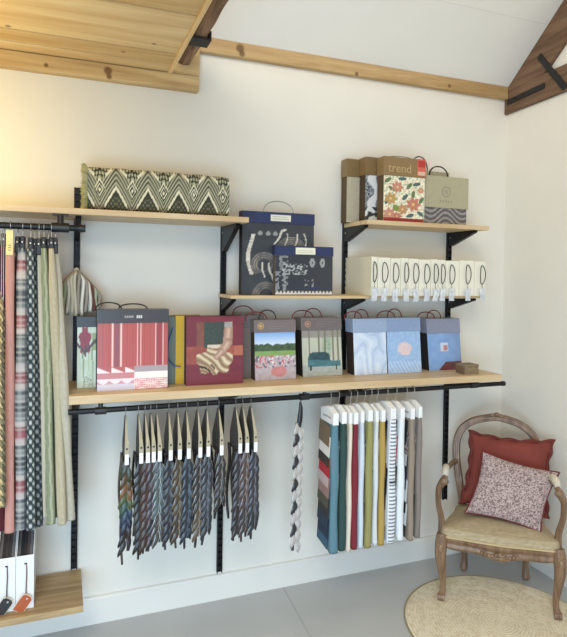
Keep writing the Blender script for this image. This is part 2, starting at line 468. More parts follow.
def P_hands(u, v):
    c = mix((126, 46, 58), (104, 38, 52), nz(u * 3, v * 30, 2))
    if .42 < v < .56: c = mix((170, 92, 72), (150, 70, 60), nz(u * 20, v * 30))
    if u < .36 and .3 < v < .56: c = mix((160, 84, 66), (136, 60, 58), nz(u * 12, v * 12))
    if u > .84 and .42 < v < .56: c = (176, 98, 78)
    if .17 < u < .82 and .14 < v < .92:
        if v > .56: c = mix((108, 62, 56), (138, 84, 66), nz(u * 10, v * 10, 4))
        if .30 < u < .70 and v > .54: c = mix((46, 58, 54), (66, 78, 70), nz(u * 30, v * 30))
        if .36 < u < .66 and .53 < v < .585: c = (206, 190, 170)
        e = ((u - .49) / .33) ** 2 + ((v - .34) / .19) ** 2
        if e < 1 + .25 * math.sin(7 * math.atan2(v - .34, u - .49)):
            f = math.sin(u * 34 + v * 52 + 9 * nz(u * 4, v * 4))
            c = mix((218, 200, 166), (134, 106, 78), .5 - .5 * f)
            if v < .3 and .2 < u < .5 and f > .55: c = (64, 46, 38)
        for a, b, r in (((.74, .80), (.72, .62), .085), ((.72, .60), (.62, .48), .075), ((.62, .48), (.52, .40), .045)):
            d, tt = seg(u, v, a, b)
            if d < r: c = mix((206, 174, 152), (150, 112, 94), (d / r) * (.5 + nz(u * 16, v * 16)))
        if .66 < u < .80 and v > .84: c = mix((188, 186, 178), (130, 126, 120), nz(u * 14, v * 14))
    return c
def P_garden(u, v):
    if v > .80 - .1 * nz(u * 8, 0, 2): return mix((214, 224, 236), (122, 164, 220), (v - .74) * 3.5)
    if v > .60: return mix((44, 66, 50), (88, 110, 74), nz(u * 14, v * 14, 1))
    if v > .50: return mix((112, 150, 78), (150, 172, 104), nz(u * 5, v * 30, 3))
    n = nz(u * 11, v * 13, 8); g = mix((166, 150, 154), (196, 182, 184), nz(u * 12, v * 12))
    if ((u - .58) / .2) ** 2 + ((v - .17) / .11) ** 2 < 1: return mix((204, 136, 132), (186, 116, 114), nz(u * 9, v * 9))
    if v > .26:
        if n > .58: return mix((198, 96, 106), g, .2)
        if n > .53: return (228, 220, 218)
        if n < .38: return mix((92, 84, 94), g, .25)
    return g
def P_sofa(u, v):
    c = mix((176, 178, 160), (204, 202, 182), nz(u * 12, v * 3, 2))
    if .5 < u < .72 and v > .42: c = mix((196, 204, 190), (120, 146, 112), nz(u * 14, v * 14, 5))
    if v > .84: c = (150, 144, 134)
    for x in (.18, .42, .58, .78, .9):
        if abs(u - x) < .022 and v > .25: c = (122, 120, 98)
    if v < .25: c = mix((150, 156, 148), (186, 190, 182), nz(u * 8, v * 20))
    e = ((u - .42) / .28) ** 4 + ((v - .38) / .15) ** 2
    if e < 1 and v > .28: c = mix((54, 92, 98), (34, 60, 68), nz(u * 9, v * 9))
    if .14 < u < .96 and .20 < v < .37 - .05 * u: c = mix((82, 132, 138), (54, 98, 106), nz(u * 7, v * 16, 5))
    for x in (.2, .85):
        if abs(u - x) < .02 and .12 < v < .25: c = (50, 46, 44)
    return c
def P_leaf(u, v):
    c = mix((186, 204, 226), (212, 222, 236), nz(u * 4, v * 4, 4))
    s = math.sin(u * 9 + 5 * nz(u * 2.2, v * 2.2, 9) * 3 + v * 5)
    if s > .55: c = mix(c, (228, 234, 242), .5)
    if s < -.82: c = mix(c, (164, 182, 210), .5)
    return c
def P_coral(u, v):
    c = mix((140, 174, 216), (172, 198, 228), nz(u * 12, v * 12, 6))
    if v < .3 and math.sin((u + v * .6) * 60) > .2: c = mix(c, (206, 220, 236), .6)
    d = math.hypot((u - .52) * 1.0, (v - .58) * 1.35) + .07 * (nz(u * 7, v * 7, 1) - .5)
    if d < .21: c = mix((232, 214, 212), (214, 184, 186), nz(u * 20, v * 20))
    return c
def P_denim(u, v):
    c = mix((118, 156, 208), (146, 176, 216), nz(u * 6, v * 6, 2))
    if u > .45: c = mix(c, (110, 130, 166), (u - .45) * .9)
    if abs(u - .5) < .12 and abs(v - .62) < .12:
        c = (206, 212, 222)
        if abs(u - .53) < .06 and abs(v - .6) < .07: c = (190, 130, 130)
    if v < .22 and u > .3 + v: c = mix((62, 50, 54), (142, 66, 58), nz(u * 9, v * 9, 3))
    return c
def P_flower(u, v):
    c = (238, 230, 204)
    q = nz(u * 20, v * 20, 9)
    if q > .58: c = (178, 188, 156)
    elif q < .36: c = (222, 184, 158)
    L = [(.1, .9, .7), (.2, .72, -.5), (.52, .55, .9), (.72, .62, 1.5), (.8, .85, .3), (.92, .5, 1.1), (.3, .3, -.8), (.65, .15, .4), (.9, .2, -.6), (.45, .95, .1), (.62, .8, .9), (.07, .45, 1.4)]
    for (x, y, a) in L:
        dx, dy = u - x, (v - y) * 1.2
        p = dx * math.cos(a) + dy * math.sin(a); q = -dx * math.sin(a) + dy * math.cos(a)
        if (p / .10) ** 2 + (q / .045) ** 2 < 1: c = (92, 118, 76) if hsh(x, y) > .4 else (70, 96, 98)
    Fl = [(.33, .76, .15, (212, 144, 118)), (.72, .40, .19, (206, 128, 102)), (.17, .50, .16, (200, 160, 92)), (.46, .28, .14, (202, 148, 100)), (.15, .16, .17, (214, 148, 126)), (.9, .72, .09, (220, 160, 120)), (.33, .12, .11, (204, 116, 96))]
    for (x, y, r, k) in Fl:
        dx, dy = u - x, (v - y) * 1.15
        d = math.hypot(dx, dy); an = math.atan2(dy, dx)
        if d < r * (.85 + .16 * math.cos(7 * an)):
            c = mix(mix(k, (226, 190, 160), .25), tuple(q * .78 for q in k), .5 + .5 * math.cos(7 * an + d * 60) * nz(u * 20, v * 20))
            if d < r * .2: c = (222, 184, 124)
    d = math.hypot(u - .30, v - .30)
    if d < .07: c = (120, 140, 60)
    return c
def P_mono(u, v):
    if v < .32:
        n = nz(u * 7, v * 9, 2)
        return (226, 226, 222) if n > .5 else (58, 60, 66)
    n = nz(u * 26, v * 34, 3)
    c = (66, 72, 80) if n > .5 else (170, 176, 180)
    if abs(u - .25 - .1 * math.sin(v * 12)) < .11: c = (222, 224, 222)
    return c
def P_linen(u, v): return mix((170, 160, 136), (196, 188, 164), .5 * nz(u * 90, v * 4, 1) + .5 * nz(u * 5, v * 110, 2))
def P_zebra(u, v):
    s = math.sin(30 * (v * .7 + .16 * math.sin(u * 9) + .3 * abs(u - .45)))
    return (96, 90, 90) if s > -.1 else (154, 148, 144)
def P_paisley(u, v):
    c = mix((58, 64, 70), (46, 50, 56), nz(u * 9, v * 9))
    g = lambda q: mix((190, 180, 164), (226, 220, 206), q)
    for x in (.24, .35, .45):
        if math.hypot((u - x), (v - .86) * 1.1) < .032: c = (150, 150, 148)
    if abs(u - .11 - .035 * math.sin(v * 9)) < .026 and .28 < v < .84: c = g(hsh(v * 30))
    for cx, cy, r0 in ((.30, .42, .19), (.68, .62, .21), (.33, .0, .2)):
        dx, dy = (u - cx), (v - cy) * 1.05
        d = math.hypot(dx, dy)
        if dy > -.10 + .3 * hsh(cx) * dx and .45 * r0 < d < r0:
            c = mix((74, 74, 76), (160, 150, 136), (.5 + .5 * math.sin(d * 190)) * nz(u * 14, v * 14, 2) * 1.3)
    for a, b, r in (((.44, .72), (.55, .90), .014), ((.55, .90), (.60, .92), .014), ((.36, .44), (.42, .20), .014), ((.27, .45), (.30, .25), .01), ((.76, .86), (.72, .62), .012), ((.86, .88), (.90, .6), .008), ((.62, .86), (.58, .66), .008)):
        if seg(u + .012 * math.sin(v * 22), v, a, b)[0] < r: c = g(.5)
    return c
def P_script(u, v):
    c = (42, 48, 58)
    if v < .10: return (212, 200, 186) if abs(((u * 16) % 1) - .5) * .16 < (.105 - v) else (70, 64, 66)
    n = nz(u * 16, v * 15, 5)
    if u < .22 and n > .52: c = mix(c, (170, 170, 168), .4 + .6 * nz(u * 40, v * 40))
    if .12 < u < .55 and .50 < v < .80 and nz(u * 24, v * 20, 7) > .52: c = (168, 170, 168)
    if .56 < u < .86 and .70 < v < .95 and .07 < abs(((u * 5.5) % 1) - .5) + abs(v - .83) * 1.5 < .3: c = (150, 152, 152)
    if .5 < u < .66 and .15 < v < .4 and n > .55: c = (140, 142, 142)
    if .62 < u < .74 and .14 < v < .2: c = (28, 40, 96)
    return c
def plain(c, amt=.06, f=20):
    return lambda u, v: mix(c, tuple(q * (1 - amt) for q in c), nz(u * f, v * f, 3))

def book(name, label, x, y, w, h, d, face, zb, side=(70, 58, 50), hdr=None, hh=0.0, lean=0.0, rz=0.0, handle=None, group=None,
         cat='sample book', nu=44, nv=56, face_mat=None, logo=None, plaque=None, cover_bottom=0.0, hdr_mat=None, backc=None):
    """x is the left edge at the front foot; the block leans back by shear so that its foot stays flat"""
    t = thing(name, label, cat, (x, y, zb), rz, group)
    sh = lambda a, b, c: (a, b + c * lean, c)
    pages = MB()
    def pc(u, v): return mix(side, tuple(q * .55 for q in side), 1 if (math.sin(u * 140) + hsh(int(u * 60)) * 1.4) > .9 else hsh(int(u * 44)) * .5)
    n = 60
    pages.box(.003, w - .004, .004, d - .004, 0, h - .003, side)
    pages.grid(lambda u, v: (.0025, .005 + u * (d - .01), v * (h - .004)), n, 4, pc)
    pages.grid(lambda u, v: (w - .0035, .005 + u * (d - .01), v * (h - .004)), n, 4, pc)
    pages.warp(sh).build('pages', CLOTH, t)
    top = h - hh
    fc = MB().box(0, w, 0, .005, cover_bottom, h, tuple(q * .8 for q in side))
    fc.grid(lambda u, v: (.001 + u * (w - .002), -.0008, cover_bottom + .001 + v * (top - cover_bottom - .002)), nu, nv, face)
    fc.warp(sh).build('front_cover', face_mat or PAPER, t)
    MB().box(0, w, d - .005, d, 0, h, backc or tuple(q * .8 for q in side)).warp(sh).build('back_cover', PAPER, t)
    if hdr:
        hb = MB().box(-.002, w + .002, -.004, d + .002, top, h + .003, hdr)
        if not hdr_mat:
            hb.grid(lambda u, v: (u * w, -.0046, top + .0015 + v * hh), 24, 8, plain(hdr, .08, 9))
        ho = hb.warp(sh).build('header_board', hdr_mat or PAPER, t)
        if logo:
            (lx, lz, lr, lc) = logo
            lo = MB(); q = []
            lo.tube([(w * lx + lr * math.cos(k * PI / 8), -.0055, top + hh * lz + lr * math.sin(k * PI / 8)) for k in range(16)], lr * .2, 6, True, lc)
            lo.ball((w * lx, -.005, top + hh * lz), lr * .6, .0015, lr * .6, 10, 6, lc)
            for k in range(3): lo.box(w * .35, w * (.62 + .1 * k), -.0056, -.0046, top + hh * (.28 + .2 * k), top + hh * (.31 + .2 * k), tuple(min(255, v * 1.0 + 20) for v in hdr))
            lo.warp(sh).build('logo', PAPER, ho)
        if plaque:
            (a, b, c0, c1, pcx) = plaque
            pl = MB().box(w * a, w * b, -.0062, -.0046, top + hh * c0, top + hh * c1, pcx)
            for k in range(2): pl.box(w * (a + .025), w * (b - .03 - .02 * k), -.0068, -.006, top + hh * (c0 + .18 + .2 * k), top + hh * (c0 + .23 + .2 * k), tuple(v * .72 for v in pcx))
            pl.warp(sh).build('label_plate', PAPER, ho)
    if handle:
        for (a, b, hz, hy, hm, r) in handle:
            MB().tube(arc(w * a, w * b, h - .004, hz, hy, 16), r, 8).warp(sh).build('handle', hm, t, smooth=True)
    return t
BROW = 'sample books in a row on the long shelf'
GREY = (112, 104, 104)
book('sample_book', 'narrow cover with a red tulip print, charcoal top, half hidden behind the red striped book', .062, -.205, .15, .296, .05, P_tulip, zsh(.1), (48, 46, 46), (52, 52, 54), .04, .03, group=BROW)
book('sample_book', 'large red striped fabric book with charcoal top band and black cord handles', .137, -.286, .288, .331, .075, P_red, zsh(.28), (52, 48, 50), (64, 63, 66), .052, .02,
     handle=[(-.02, .34, .035, .03, CORDB, .0028), (.30, .72, .028, .05, CORDB, .0028)], group=BROW, nu=84, nv=90,
     plaque=None)
# the small pale lettering marks on its band
lk = [o for o in bpy.data.objects if o.name.startswith('header_board')][-1]
mk = MB()
for k in range(5): mk.box(.108 + k * .0075, .113 + k * .0075, -.0056, -.0046, .331 - .031, .331 - .022, (168, 160, 158))
for k in range(3): mk.box(.156 + k * .008, .1625 + k * .008, -.0056, -.0046, .331 - .033, .331 - .021, (206, 200, 196))
mk.warp(lambda a, b, c: (a, b + c * .02, c)).build('lettering', PAPER, lk)
book('sample_book', 'slim grey green sample book with a blue ribbon, between the red striped and yellow books', .415, -.205, .06, .298, .07, plain((104, 116, 108)), zsh(.45), (72, 86, 78), group=BROW, nu=10, nv=20,
     handle=None, lean=.03)
book('sample_book', 'yellow sample book, upright, mostly hidden by the maroon picture book', .470, -.212, .12, .302, .06, plain((206, 164, 30)), zsh(.5), (176, 132, 22), group=BROW, nu=14, nv=20, lean=.02)
book('sample_book', 'maroon patchwork book with a photo of hands holding folded cloth', .508, -.262, .259, .303, .045, P_hands, zsh(.63), (92, 36, 44), group=BROW, nu=84, nv=90, lean=.03)
HND = lambda m1, m2: [(-.16, .36, .042, .03, m1, .0028), (.2, .62, .05, .05, m2, .0028)]
book('sample_book', 'grey brown sample book showing only a strip behind the maroon and garden books', .745, -.15, .16, .294, .08, plain((128, 116, 108)), zsh(.8), (94, 80, 74), GREY, .055, .06, group=BROW, nu=14, nv=20,
     handle=[(.1, .75, .05, .03, CORDR, .0028)])
book('sample_book', 'sample book with a garden photograph of pink and white chairs on its cover', .838, -.220, .206, .277, .085, P_garden, zsh(.94), (88, 70, 58), (124, 112, 110), .055, .10, group=BROW, nu=64, nv=60, logo=(.15, .55, .014, (196, 160, 110)),
     handle=HND(CORDR, CORDB))
book('sample_book', 'sample book with a dark teal sofa photograph on its cover', 1.095, -.180, .216, .282, .085, P_sofa, zsh(1.2), (44, 34, 32), (118, 108, 106), .058, .12, group=BROW, nu=64, nv=60, logo=(.15, .55, .014, (180, 140, 110)),
     handle=HND(CORDR, CORDR))
book('sample_book', 'very pale blue sample book with white leaf swirls and a blue grey band', 1.366, -.200, .190, .278, .075, P_leaf, zsh(1.44), (64, 50, 46), (158, 176, 204), .066, .10, group=BROW, nu=50, nv=50,
     handle=HND(CORDR, CORDR))
book('sample_book', 'mid blue sample book with a single cream pink motif on its cover', 1.560, -.200, .204, .281, .075, P_coral, zsh(1.66), (60, 46, 44), (142, 162, 196), .066, .11, group=BROW, nu=50, nv=50,
     handle=HND(CORDR, CORDR))
book('sample_book', 'last blue sample book of the row, lilac grey band and dark red lower corner', 1.832, -.168, .214, .272, .085, P_denim, zsh(1.92), (50, 40, 38), (140, 146, 166), .074, .13, group=BROW, nu=56, nv=56,
     handle=HND(CORDR, CORDR))
# ribbon loop of the slim grey green book
rb = [o for o in bpy.data.objects if o.name.startswith('sample_book') and o.type == 'EMPTY' and 'blue ribbon' in o['label']][0]
MB().tube([(.042, -.006, .25), (.022, -.012, .19), (.018, -.016, .12), (.045, -.02, .085), (.075, -.024, .08)], .0025, 6, col=(40, 78, 120)).build('ribbon', CLOTH, rb, smooth=True)
# small block at the end of the row
tb = thing('trinket_box', 'small brown mottled box at the right end of the long shelf', 'box', (1.944, -.318, zsh(1.98)), 0)
def P_moss(u, v): return mix((96, 76, 54), (168, 150, 120), nz(u * 8, v * 5, 2))
b = MB().box(0, .088, 0, .07, 0, .040, (112, 92, 68)); b.grid(lambda u, v: (u * .088, -.0008, v * .04), 20, 8, P_moss)
b.build('body', CLOTH, tb, bevel=.002)
b = MB().box(-.002, .090, -.002, .072, .040, .050, (134, 116, 90)); b.build('lid', CLOTH, tb, bevel=.003)

# ---- navy books on the middle shelf
ZMS = ZM + .015
NB = 'navy topped sample books'
book('sample_book', 'tall navy topped sample book under clear film with pale paisley arcs', .776, -.195, .362, .388, .05, P_paisley, ZMS, (44, 46, 52), (40, 50, 88), .05, .015, group=NB, nu=90, nv=80, face_mat=PLASTIC,
     plaque=(.38, .66, .22, .82, (226, 220, 200)), handle=[(.30, .72, .062, .02, WIRE, .0022)], hdr_mat=NAVY)
book('sample_book', 'smaller navy topped sample book with white script pattern and pinked beige edge, in front', .925, -.235, .296, .230, .03, P_script, ZMS, (120, 100, 84), (40, 50, 88), .042, .02, group=NB, nu=90, nv=60, face_mat=PLASTIC,
     plaque=(.34, .68, .15, .9, (236, 232, 206)), hdr_mat=NAVY, cover_bottom=.004)

# ---- top right shelf
ZTS = ZT + .022
TB = 'brown topped fabric books on the top shelf'
BR = (128, 104, 66)
book('fabric_book', 'beige linen fabric book with brown top, leftmost on the top shelf', 1.366, -.085, .22, .325, .06, P_linen, ZTS, (118, 96, 66), BR, .088, .0, rz=0, group=TB, nu=40, nv=40, cat='fabric book')
book('fabric_book', 'black and white patterned fabric book with brown top, behind the floral one', 1.436, -.155, .22, .328, .06, P_mono, ZTS, (96, 78, 56), BR, .088, .0, rz=0, group=TB, nu=50, nv=60, cat='fabric book')
fb = book('fabric_book', 'floral orange and green fabric book with brown top and red tag', 1.496, -.232, .244, .322, .06, P_flower, ZTS, (122, 96, 62), (142, 114, 74), .09, .0, group=TB, nu=90, nv=80, cat='fabric book')
MB().box(.002, .240, -.003, .004, .0, .020, (150, 50, 44)).build('red_edging', CLOTH, fb)
rt_ = MB().box(.193, .2445, -.0065, -.0046, .240, .326, (206, 96, 82)); rt_.box(.199, .240, -.0072, -.006, .285, .318, (176, 52, 46)); rt_.box(.197, .241, -.0072, -.006, .243, .262, (214, 176, 150))
rt_.build('red_tag', PAPER, fb)
def text(body, size, loc, material, parent, name='lettering'):
    cu = bpy.data.curves.new(name, 'FONT'); cu.body = body; cu.size = size; cu.extrude = 0.0006
    o = bpy.data.objects.new(name, cu); COL.objects.link(o)
    me = bpy.data.meshes.new_from_object(o.evaluated_get(bpy.context.evaluated_depsgraph_get()))
    bpy.data.objects.remove(o)
    me.materials.clear(); me.materials.append(material)
    m = bpy.data.objects.new(name, me); COL.objects.link(m)
    m.parent = parent; m.location = loc; m.rotation_euler = (PI / 2, 0, 0)
    return m
hb = [o for o in fb.children if o.name.startswith('header_board')][0]
text('trend', .062, (.022, -.0062, .250), mat('pale_gold_print', (184, 158, 112), .5), hb)
MB().tube(arc(.02, .21, .308, .03, .03, 16), .002, 8).build('handle', WIRE, fb, smooth=True)

def bag(label, x, y, w, h, d, rings, zebra=True, lx=.0):
    t = thing('paper_bag', label, 'carrier bag', (x, y, ZTS), 0, 'beige carrier bags')
    zf = .092
    bd = MB().box(0, w, 0, d, zf if zebra else 0, h, (166, 158, 130))
    bd.grid(lambda u, v: (u * w, -.0006, (zf if zebra else 0) + v * (h - (zf if zebra else 0))), 20, 16, plain((176, 168, 138), .05, 8))
    bo = bd.build('bag_body', PAPER, t, bevel=.0015)
    if zebra:
        z = MB().box(.008, w - .006, .006, d - .002, 0, zf, (120, 112, 110))
        z.grid(lambda u, v: (.009 + u * (w - .016), .005, .001 + v * zf), 60, 24, P_zebra)
        z.build('zebra_cloth', CLOTH, t)
        lg = MB().tube([(w * .5 + .026 * math.cos(k * PI / 12), -.001, h * .69 + .026 * math.sin(k * PI / 12)) for k in range(24)], .0022, 6, True, (150, 144, 122))
        for k in range(6): lg.tube([(w * .5, -.001, h * .69), (w * .5 + .018 * math.cos(k * PI / 3), -.001, h * .69 + .018 * math.sin(k * PI / 3))], .0014, 5, col=(150, 144, 122))
        for k in range(5): lg.box(w * .36 + k * .017, w * .36 + k * .017 + .009, -.0016, 0, h * .46, h * .51, (150, 144, 122))
        lg.build('logo', PAPER, bo)
    for (a, b, hz, yy) in rings:
        MB().tube(arc(w * a, w * b, h - .015, hz + .015, yy, 16), .0032, 8).build('handle', CORDB, t, smooth=True)
    return t
bag('smaller beige carrier bag half hidden at the back, one dark cord handle', 1.755, -.10, .235, .300, .05, [(-.02, .42, .075, .01)], zebra=False)
bag('beige carrier bag with faint ring emblem and grey zebra striped lower edge', 1.758, -.195, .287, .258, .06, [(.12, .54, .05, .004), (.24, .66, .062, .05)])

# ---- white box files
edges = [1.408, 1.443, 1.514, 1.574, 1.617, 1.679, 1.751, 1.797, 1.84, 1.927, 2.023, 2.098]
loops = [1.423, 1.479, 1.541, 1.602, 1.658, 1.723, 1.777, 1.82, 1.876, 1.977, 2.07]
ORD = ['first', 'second', 'third', 'fourth', 'fifth', 'sixth', 'seventh', 'eighth', 'ninth', 'tenth']
def P_foil(u, v):
    n = nz(u * 4, v * 4, 3.3)
    return mix((176, 180, 188), (244, 245, 247), n)
FOIL = printed('foil_tag', .25, .5)
FOIL.node_tree.nodes['Principled BSDF'].inputs['Metallic'].default_value = .15
BODYA = mat('cream_box_board', (220, 213, 188), .6, var=.015)
for k in range(11):
    x0, x1 = edges[k] + .001, edges[k + 1] - .001
    lab = ('last cream box file of the row, at the right end of the narrow shelf' if k == 10 else
           'cream box file with dark loop handle, %s from the left in the row' % ORD[k])
    t = thing('box_file', lab, 'box file', (x0 - .006, -.290, ZMS), 0, 'cream box files on the narrow shelf')
    w = x1 - x0; h = .192 - .002 * (k % 3) - .0008 * k
    b = MB().box(0, w, .004, .280, 0, h)
    b.build('case', BODYA, t, bevel=.0012)
    fp = MB().box(.0006, w - .0006, 0, .0045, .0, h - .001)
    fp.build('front_panel', mat('cream_front', (232, 227, 208), .55, var=.01), t, bevel=.001)
    cx = loops[k] - x0; rx = min(.016, w * .30)
    MB().tube([(cx + rx * math.cos(q * PI / 14), -.004 - .007 * math.cos(q * PI / 14) ** 2, h * .61 + .049 * math.sin(q * PI / 14)) for q in range(28)], .0022, 6, True).build('loop_handle', CORDB, t, smooth=True)
    tg = MB().grid(lambda u, v: (cx - .020 + .034 * u + .003 * math.sin(v * 5 + k), -.010 - .004 * math.sin(v * 3 + u), .040 - v * .064 - .004 * hsh(k)), 8, 14, lambda u, v: P_foil(u + k, v + k * .7))
    tg.grid(lambda u, v: (cx - .020 + .034 * u + .003 * math.sin(v * 5 + k), -.0115 - .004 * math.sin(v * 3 + u), .040 - v * .064 - .004 * hsh(k)), 8, 14, lambda u, v: P_foil(u + k, v + k * .7))
    tg.tube([(cx, -.007, h * .61 - .047), (cx - .004, -.0105, .026)], .001, 5, col=(60, 56, 54))
    tg.build('foil_tag', FOIL, t)

# ---- bolster cushion on the upper left shelf
def P_ikat(u, v):
    p = (u - .08) / .217
    t = abs((p % 1) - .5) * 2              # 0 on the chevron axis, 1 on the diamond axis
    dia = (1 - t) * 1.15 + abs(v - .47) * 1.75
    dk, cr = (44, 46, 38), (222, 216, 186)
    if dia < .10: return cr
    if dia < .20: return dk
    if dia < .27: return cr
    if dia < .36: return dk
    if dia < .45: return cr if v > .5 else (150, 150, 120)
    line = .54 - .62 * t
    if t < .70 and abs(v - line) < .05: return cr
    if t < .74 and -.10 < v - line < -.04: return dk
    top = .97 - .42 * (t - .2)
    if .22 < t < .66 and abs(v - top) < .045: return cr
    if v > top + .03 or (t > .7 and v > .68):
        q = ((1 - t) * 9 + v * 16)
        return dk if math.sin(q * 2.2) * math.sin((1 - t) * 14 - v * 20) > -.1 else (176, 172, 138)
    if v < line:
        q = math.sin(t * 26) * math.sin(v * 46)
        return mix((62, 64, 50), (140, 138, 104), max(0, q)) if v < .3 else (58, 60, 48)
    w = v + .62 * t ** 1.2
    c = mix((40, 42, 34), (204, 198, 168), .5 + .5 * math.sin(w * 52))
    return mix(c, (120, 118, 84), .15)
cu_t = thing('bolster_cushion', 'long bolster cushion with black, cream and olive zigzag weave on the upper left shelf', 'cushion', (.094, -.262, ZU + .024), 0)
BL, BH, BD = .600, .186, .20
def bol(u, v):
    # v runs around the section, u along
    a = 2 * PI * v
    ex = 5.0
    ca, sa = math.cos(a), math.sin(a)
    r = (abs(ca) ** ex + abs(sa) ** ex) ** (-1 / ex)
    puff = 1 - .05 * (abs(u - .5) * 2) ** 6
    wob = 1 + .012 * math.sin(u * 34)
    z = BH / 2 + r * sa * BH / 2 * puff * wob
    return (u * BL, BD / 2 - r * ca * BD / 2 * puff, max(0.0, z))
def ikat_around(u, v):
    a = bol(u, v)
    if abs(math.cos(2 * PI * v)) > abs(math.sin(2 * PI * v)): return P_ikat(u, a[2] / BH)
    return P_ikat(u, .9 + .4 * abs(a[1] / BD - .0) if math.sin(2 * PI * v) > 0 else .05)
b = MB().grid(bol, 260, 128, ikat_around)
n0 = len(b.v)
# ends
for u in (0, 1):
    cs = []; vs = []
    for j in range(129):
        p = bol(u, j / 128); vs.append(p)
    b._add([(u * BL, BD / 2, BH / 2)] + vs, [(0, j + 1, j + 2) for j in range(128)], (150, 150, 96))
b.build('cover', CLOTH, cu_t, smooth=True, angle=70)
fr = MB()
for j in range(90):
    p = bol(0, j / 90); q = Vector((0, p[1] - BD / 2, p[2] - BH / 2)) * 1.0
    o = Vector((-.001, p[1], max(.001, p[2])))
    n = q.normalized()
    tip = o + n * (.010 + .008 * hsh(j)) + Vector((-.014 - .008 * hsh(j, 2), 0, 0)); tip.z = max(.003, tip.z)
    fr.tube([o, (o + tip) / 2 + n * .003, tip], [.004, .0045, .002], 5, col=mix((190, 184, 136), (150, 148, 100), hsh(j, 5)))
fr.build('fringe', CLOTH, cu_t, smooth=True)

# ================================================================== LEFT HANGING STRIPS
def pxl(px): return -.2145 + px * .00362
def P_plaid(u, v):
    b = (v * 5.1 + .12) % 1
    pal = [(76, 84, 88), (128, 136, 136), (206, 198, 188), (158, 84, 88), (176, 104, 106), (214, 200, 192), (92, 102, 104), (150, 154, 152), (84, 92, 96)]
    c = pal[int(b * 9) % 9]
    if (v * 52) % 1 < .3: c = mix(c, (222, 214, 206), .65)
    if abs(u - .42) < .10: c = mix(c, (214, 204, 196), .4)
    if abs(u - .8) < .12: c = mix(c, (60, 66, 70), .45)
    return c
def P_check(u, v):
    a = ((u * 1.6 + v * 30) % 1 < .5); b = ((u * 1.6 - v * 30) % 1 < .5)
    return (212, 214, 206) if (a and b) else ((70, 84, 86) if (a or b) else (48, 60, 62))
def P_check2(u, v): return tuple(q * .72 for q in P_check(u, v))
def stripes_g(c1, c2, n):
    return lambda u, v: c2 if (u * n + .1 * math.sin(v * 70)) % 1 < .35 else mix(c1, tuple(q * .86 for q in c1), nz(u * 8, v * 80))
def P_pink(u, v): return mix((230, 172, 156), (212, 148, 136), nz(u * 12, v * 40))
def P_burg(u, v): return mix((104, 26, 40), (74, 18, 30), nz(u * 10, v * 20))
def strip(label, pt, pb, wt, wb, cf, z0, z1, clip, yc=-.30, dep=.10, ring=True, cat='cloth strip', nu=14, nv=150):
    xt, xb = pxl(pt), pxl(pb)
    t = thing('cloth_strip', label, cat, (xt, yc, UZ), 0, 'cloth strips on the upper left rail')
    za, zb = z1 - UZ, z0 - UZ
    clipz = za
    if ring:
        r = MB().tube([(0, .0165 * math.cos(k * PI / 7 + .2), .0165 * math.sin(k * PI / 7 + .2)) for k in range(14)], .0016, 6, True)
        r.tube([(0, 0, -.0165), (0, -.006, clipz + .03)], .0016, 6)
        r.build('ring', WIRE, t, smooth=True)
    if clip == 'black':
        c = MB().box(-.009, .009, -.030, .030, clipz - .012, clipz + .045)
        c.box(-.0105, .0105, -.034, -.024, clipz - .02, clipz + .02)
        co = c.build('clip', BLKPL, t, bevel=.004)
        MB().ball((-.0, -.0345, clipz + .022), .004, .003, .005, 8, 6).build('rivet', STEEL, co, smooth=True)
    elif clip == 'tag':
        c = MB().box(-.0125, .0125, -.05, -.04, clipz - .03, clipz + .065)
        co = c.build('cream_tag', mat('cream_tag_card', (232, 214, 148), .6), t, bevel=.002)
        k = MB()
        for q in range(3): k.box(-.005, .005, -.0508, -.049, clipz - .012 + q * .009, clipz - .009 + q * .009)
        k.build('lettering', mat('faded_ink', (150, 136, 96), .7), co)
    # folded cloth: a rounded front fold with two tails going back
    def fn(u, v):
        z = za - v * (za - zb)
        e = min(1, v * 9)
        w = (wt + (wb - wt) * e) * .00358
        a = -PI * .5 + PI * u
        cx = (xb - xt) * v ** .9
        ww = w / 2 * (1 + .10 * math.sin(v * 11 + pt))
        if u < .18:   s = u / .18; x, y = -ww, dep * (1 - s) * e + -.0
        elif u > .82: s = (1 - u) / .18; x, y = ww, dep * (1 - s) * e
        else:
            q = (u - .18) / .64 * PI
            x, y = -ww * math.cos(q), -ww * math.sin(q) * .7
        return (cx + x, y - .03 + .008 * math.sin(v * 6 + pb), z)
    b = MB().grid(fn, nu * 2, nv, lambda u, v: tuple(.88 * q for q in cf(max(0, min(1, (u - .18) / .64)), v)))
    o = b.build('cloth', CLOTH, t, smooth=True, angle=80)
    md = o.modifiers.new('thick', 'SOLIDIFY'); md.thickness = .002; md.offset = 0
    return t
strip('burgundy cloth strip at the very left edge, behind the rope trims', 1.5, 2, 8, 9, P_burg, .60, 1.70, 'black', yc=-.27)
strip('salmon pink strip with a cream tag at its top', 8.5, 10.3, 7, 8.6, P_pink, .605, 1.690, 'tag')
strip('dark grey strip narrowly showing between the pink and plaid strips', 15, 15, 3.5, 5, plain((50, 50, 52)), .66, 1.690, 'black', yc=-.27, dep=.06)
strip('red and grey plaid cloth strip in a black clip', 20.3, 21, 7, 11, P_plaid, .607, 1.690, 'black')
strip('slate and white diamond checked strip in a black clip', 28.2, 31, 5.6, 7.5, P_check, .605, 1.686, 'black')
strip('darker diamond checked strip partly tucked behind the brighter checked one', 31.8, 38.5, 5, 8, P_check2, .60, 1.684, 'black', yc=-.275)
strip('thin pale strip between the checked and sage green strips', 36.3, 45, 3.6, 4, plain((214, 206, 182)), .64, 1.684, 'black')
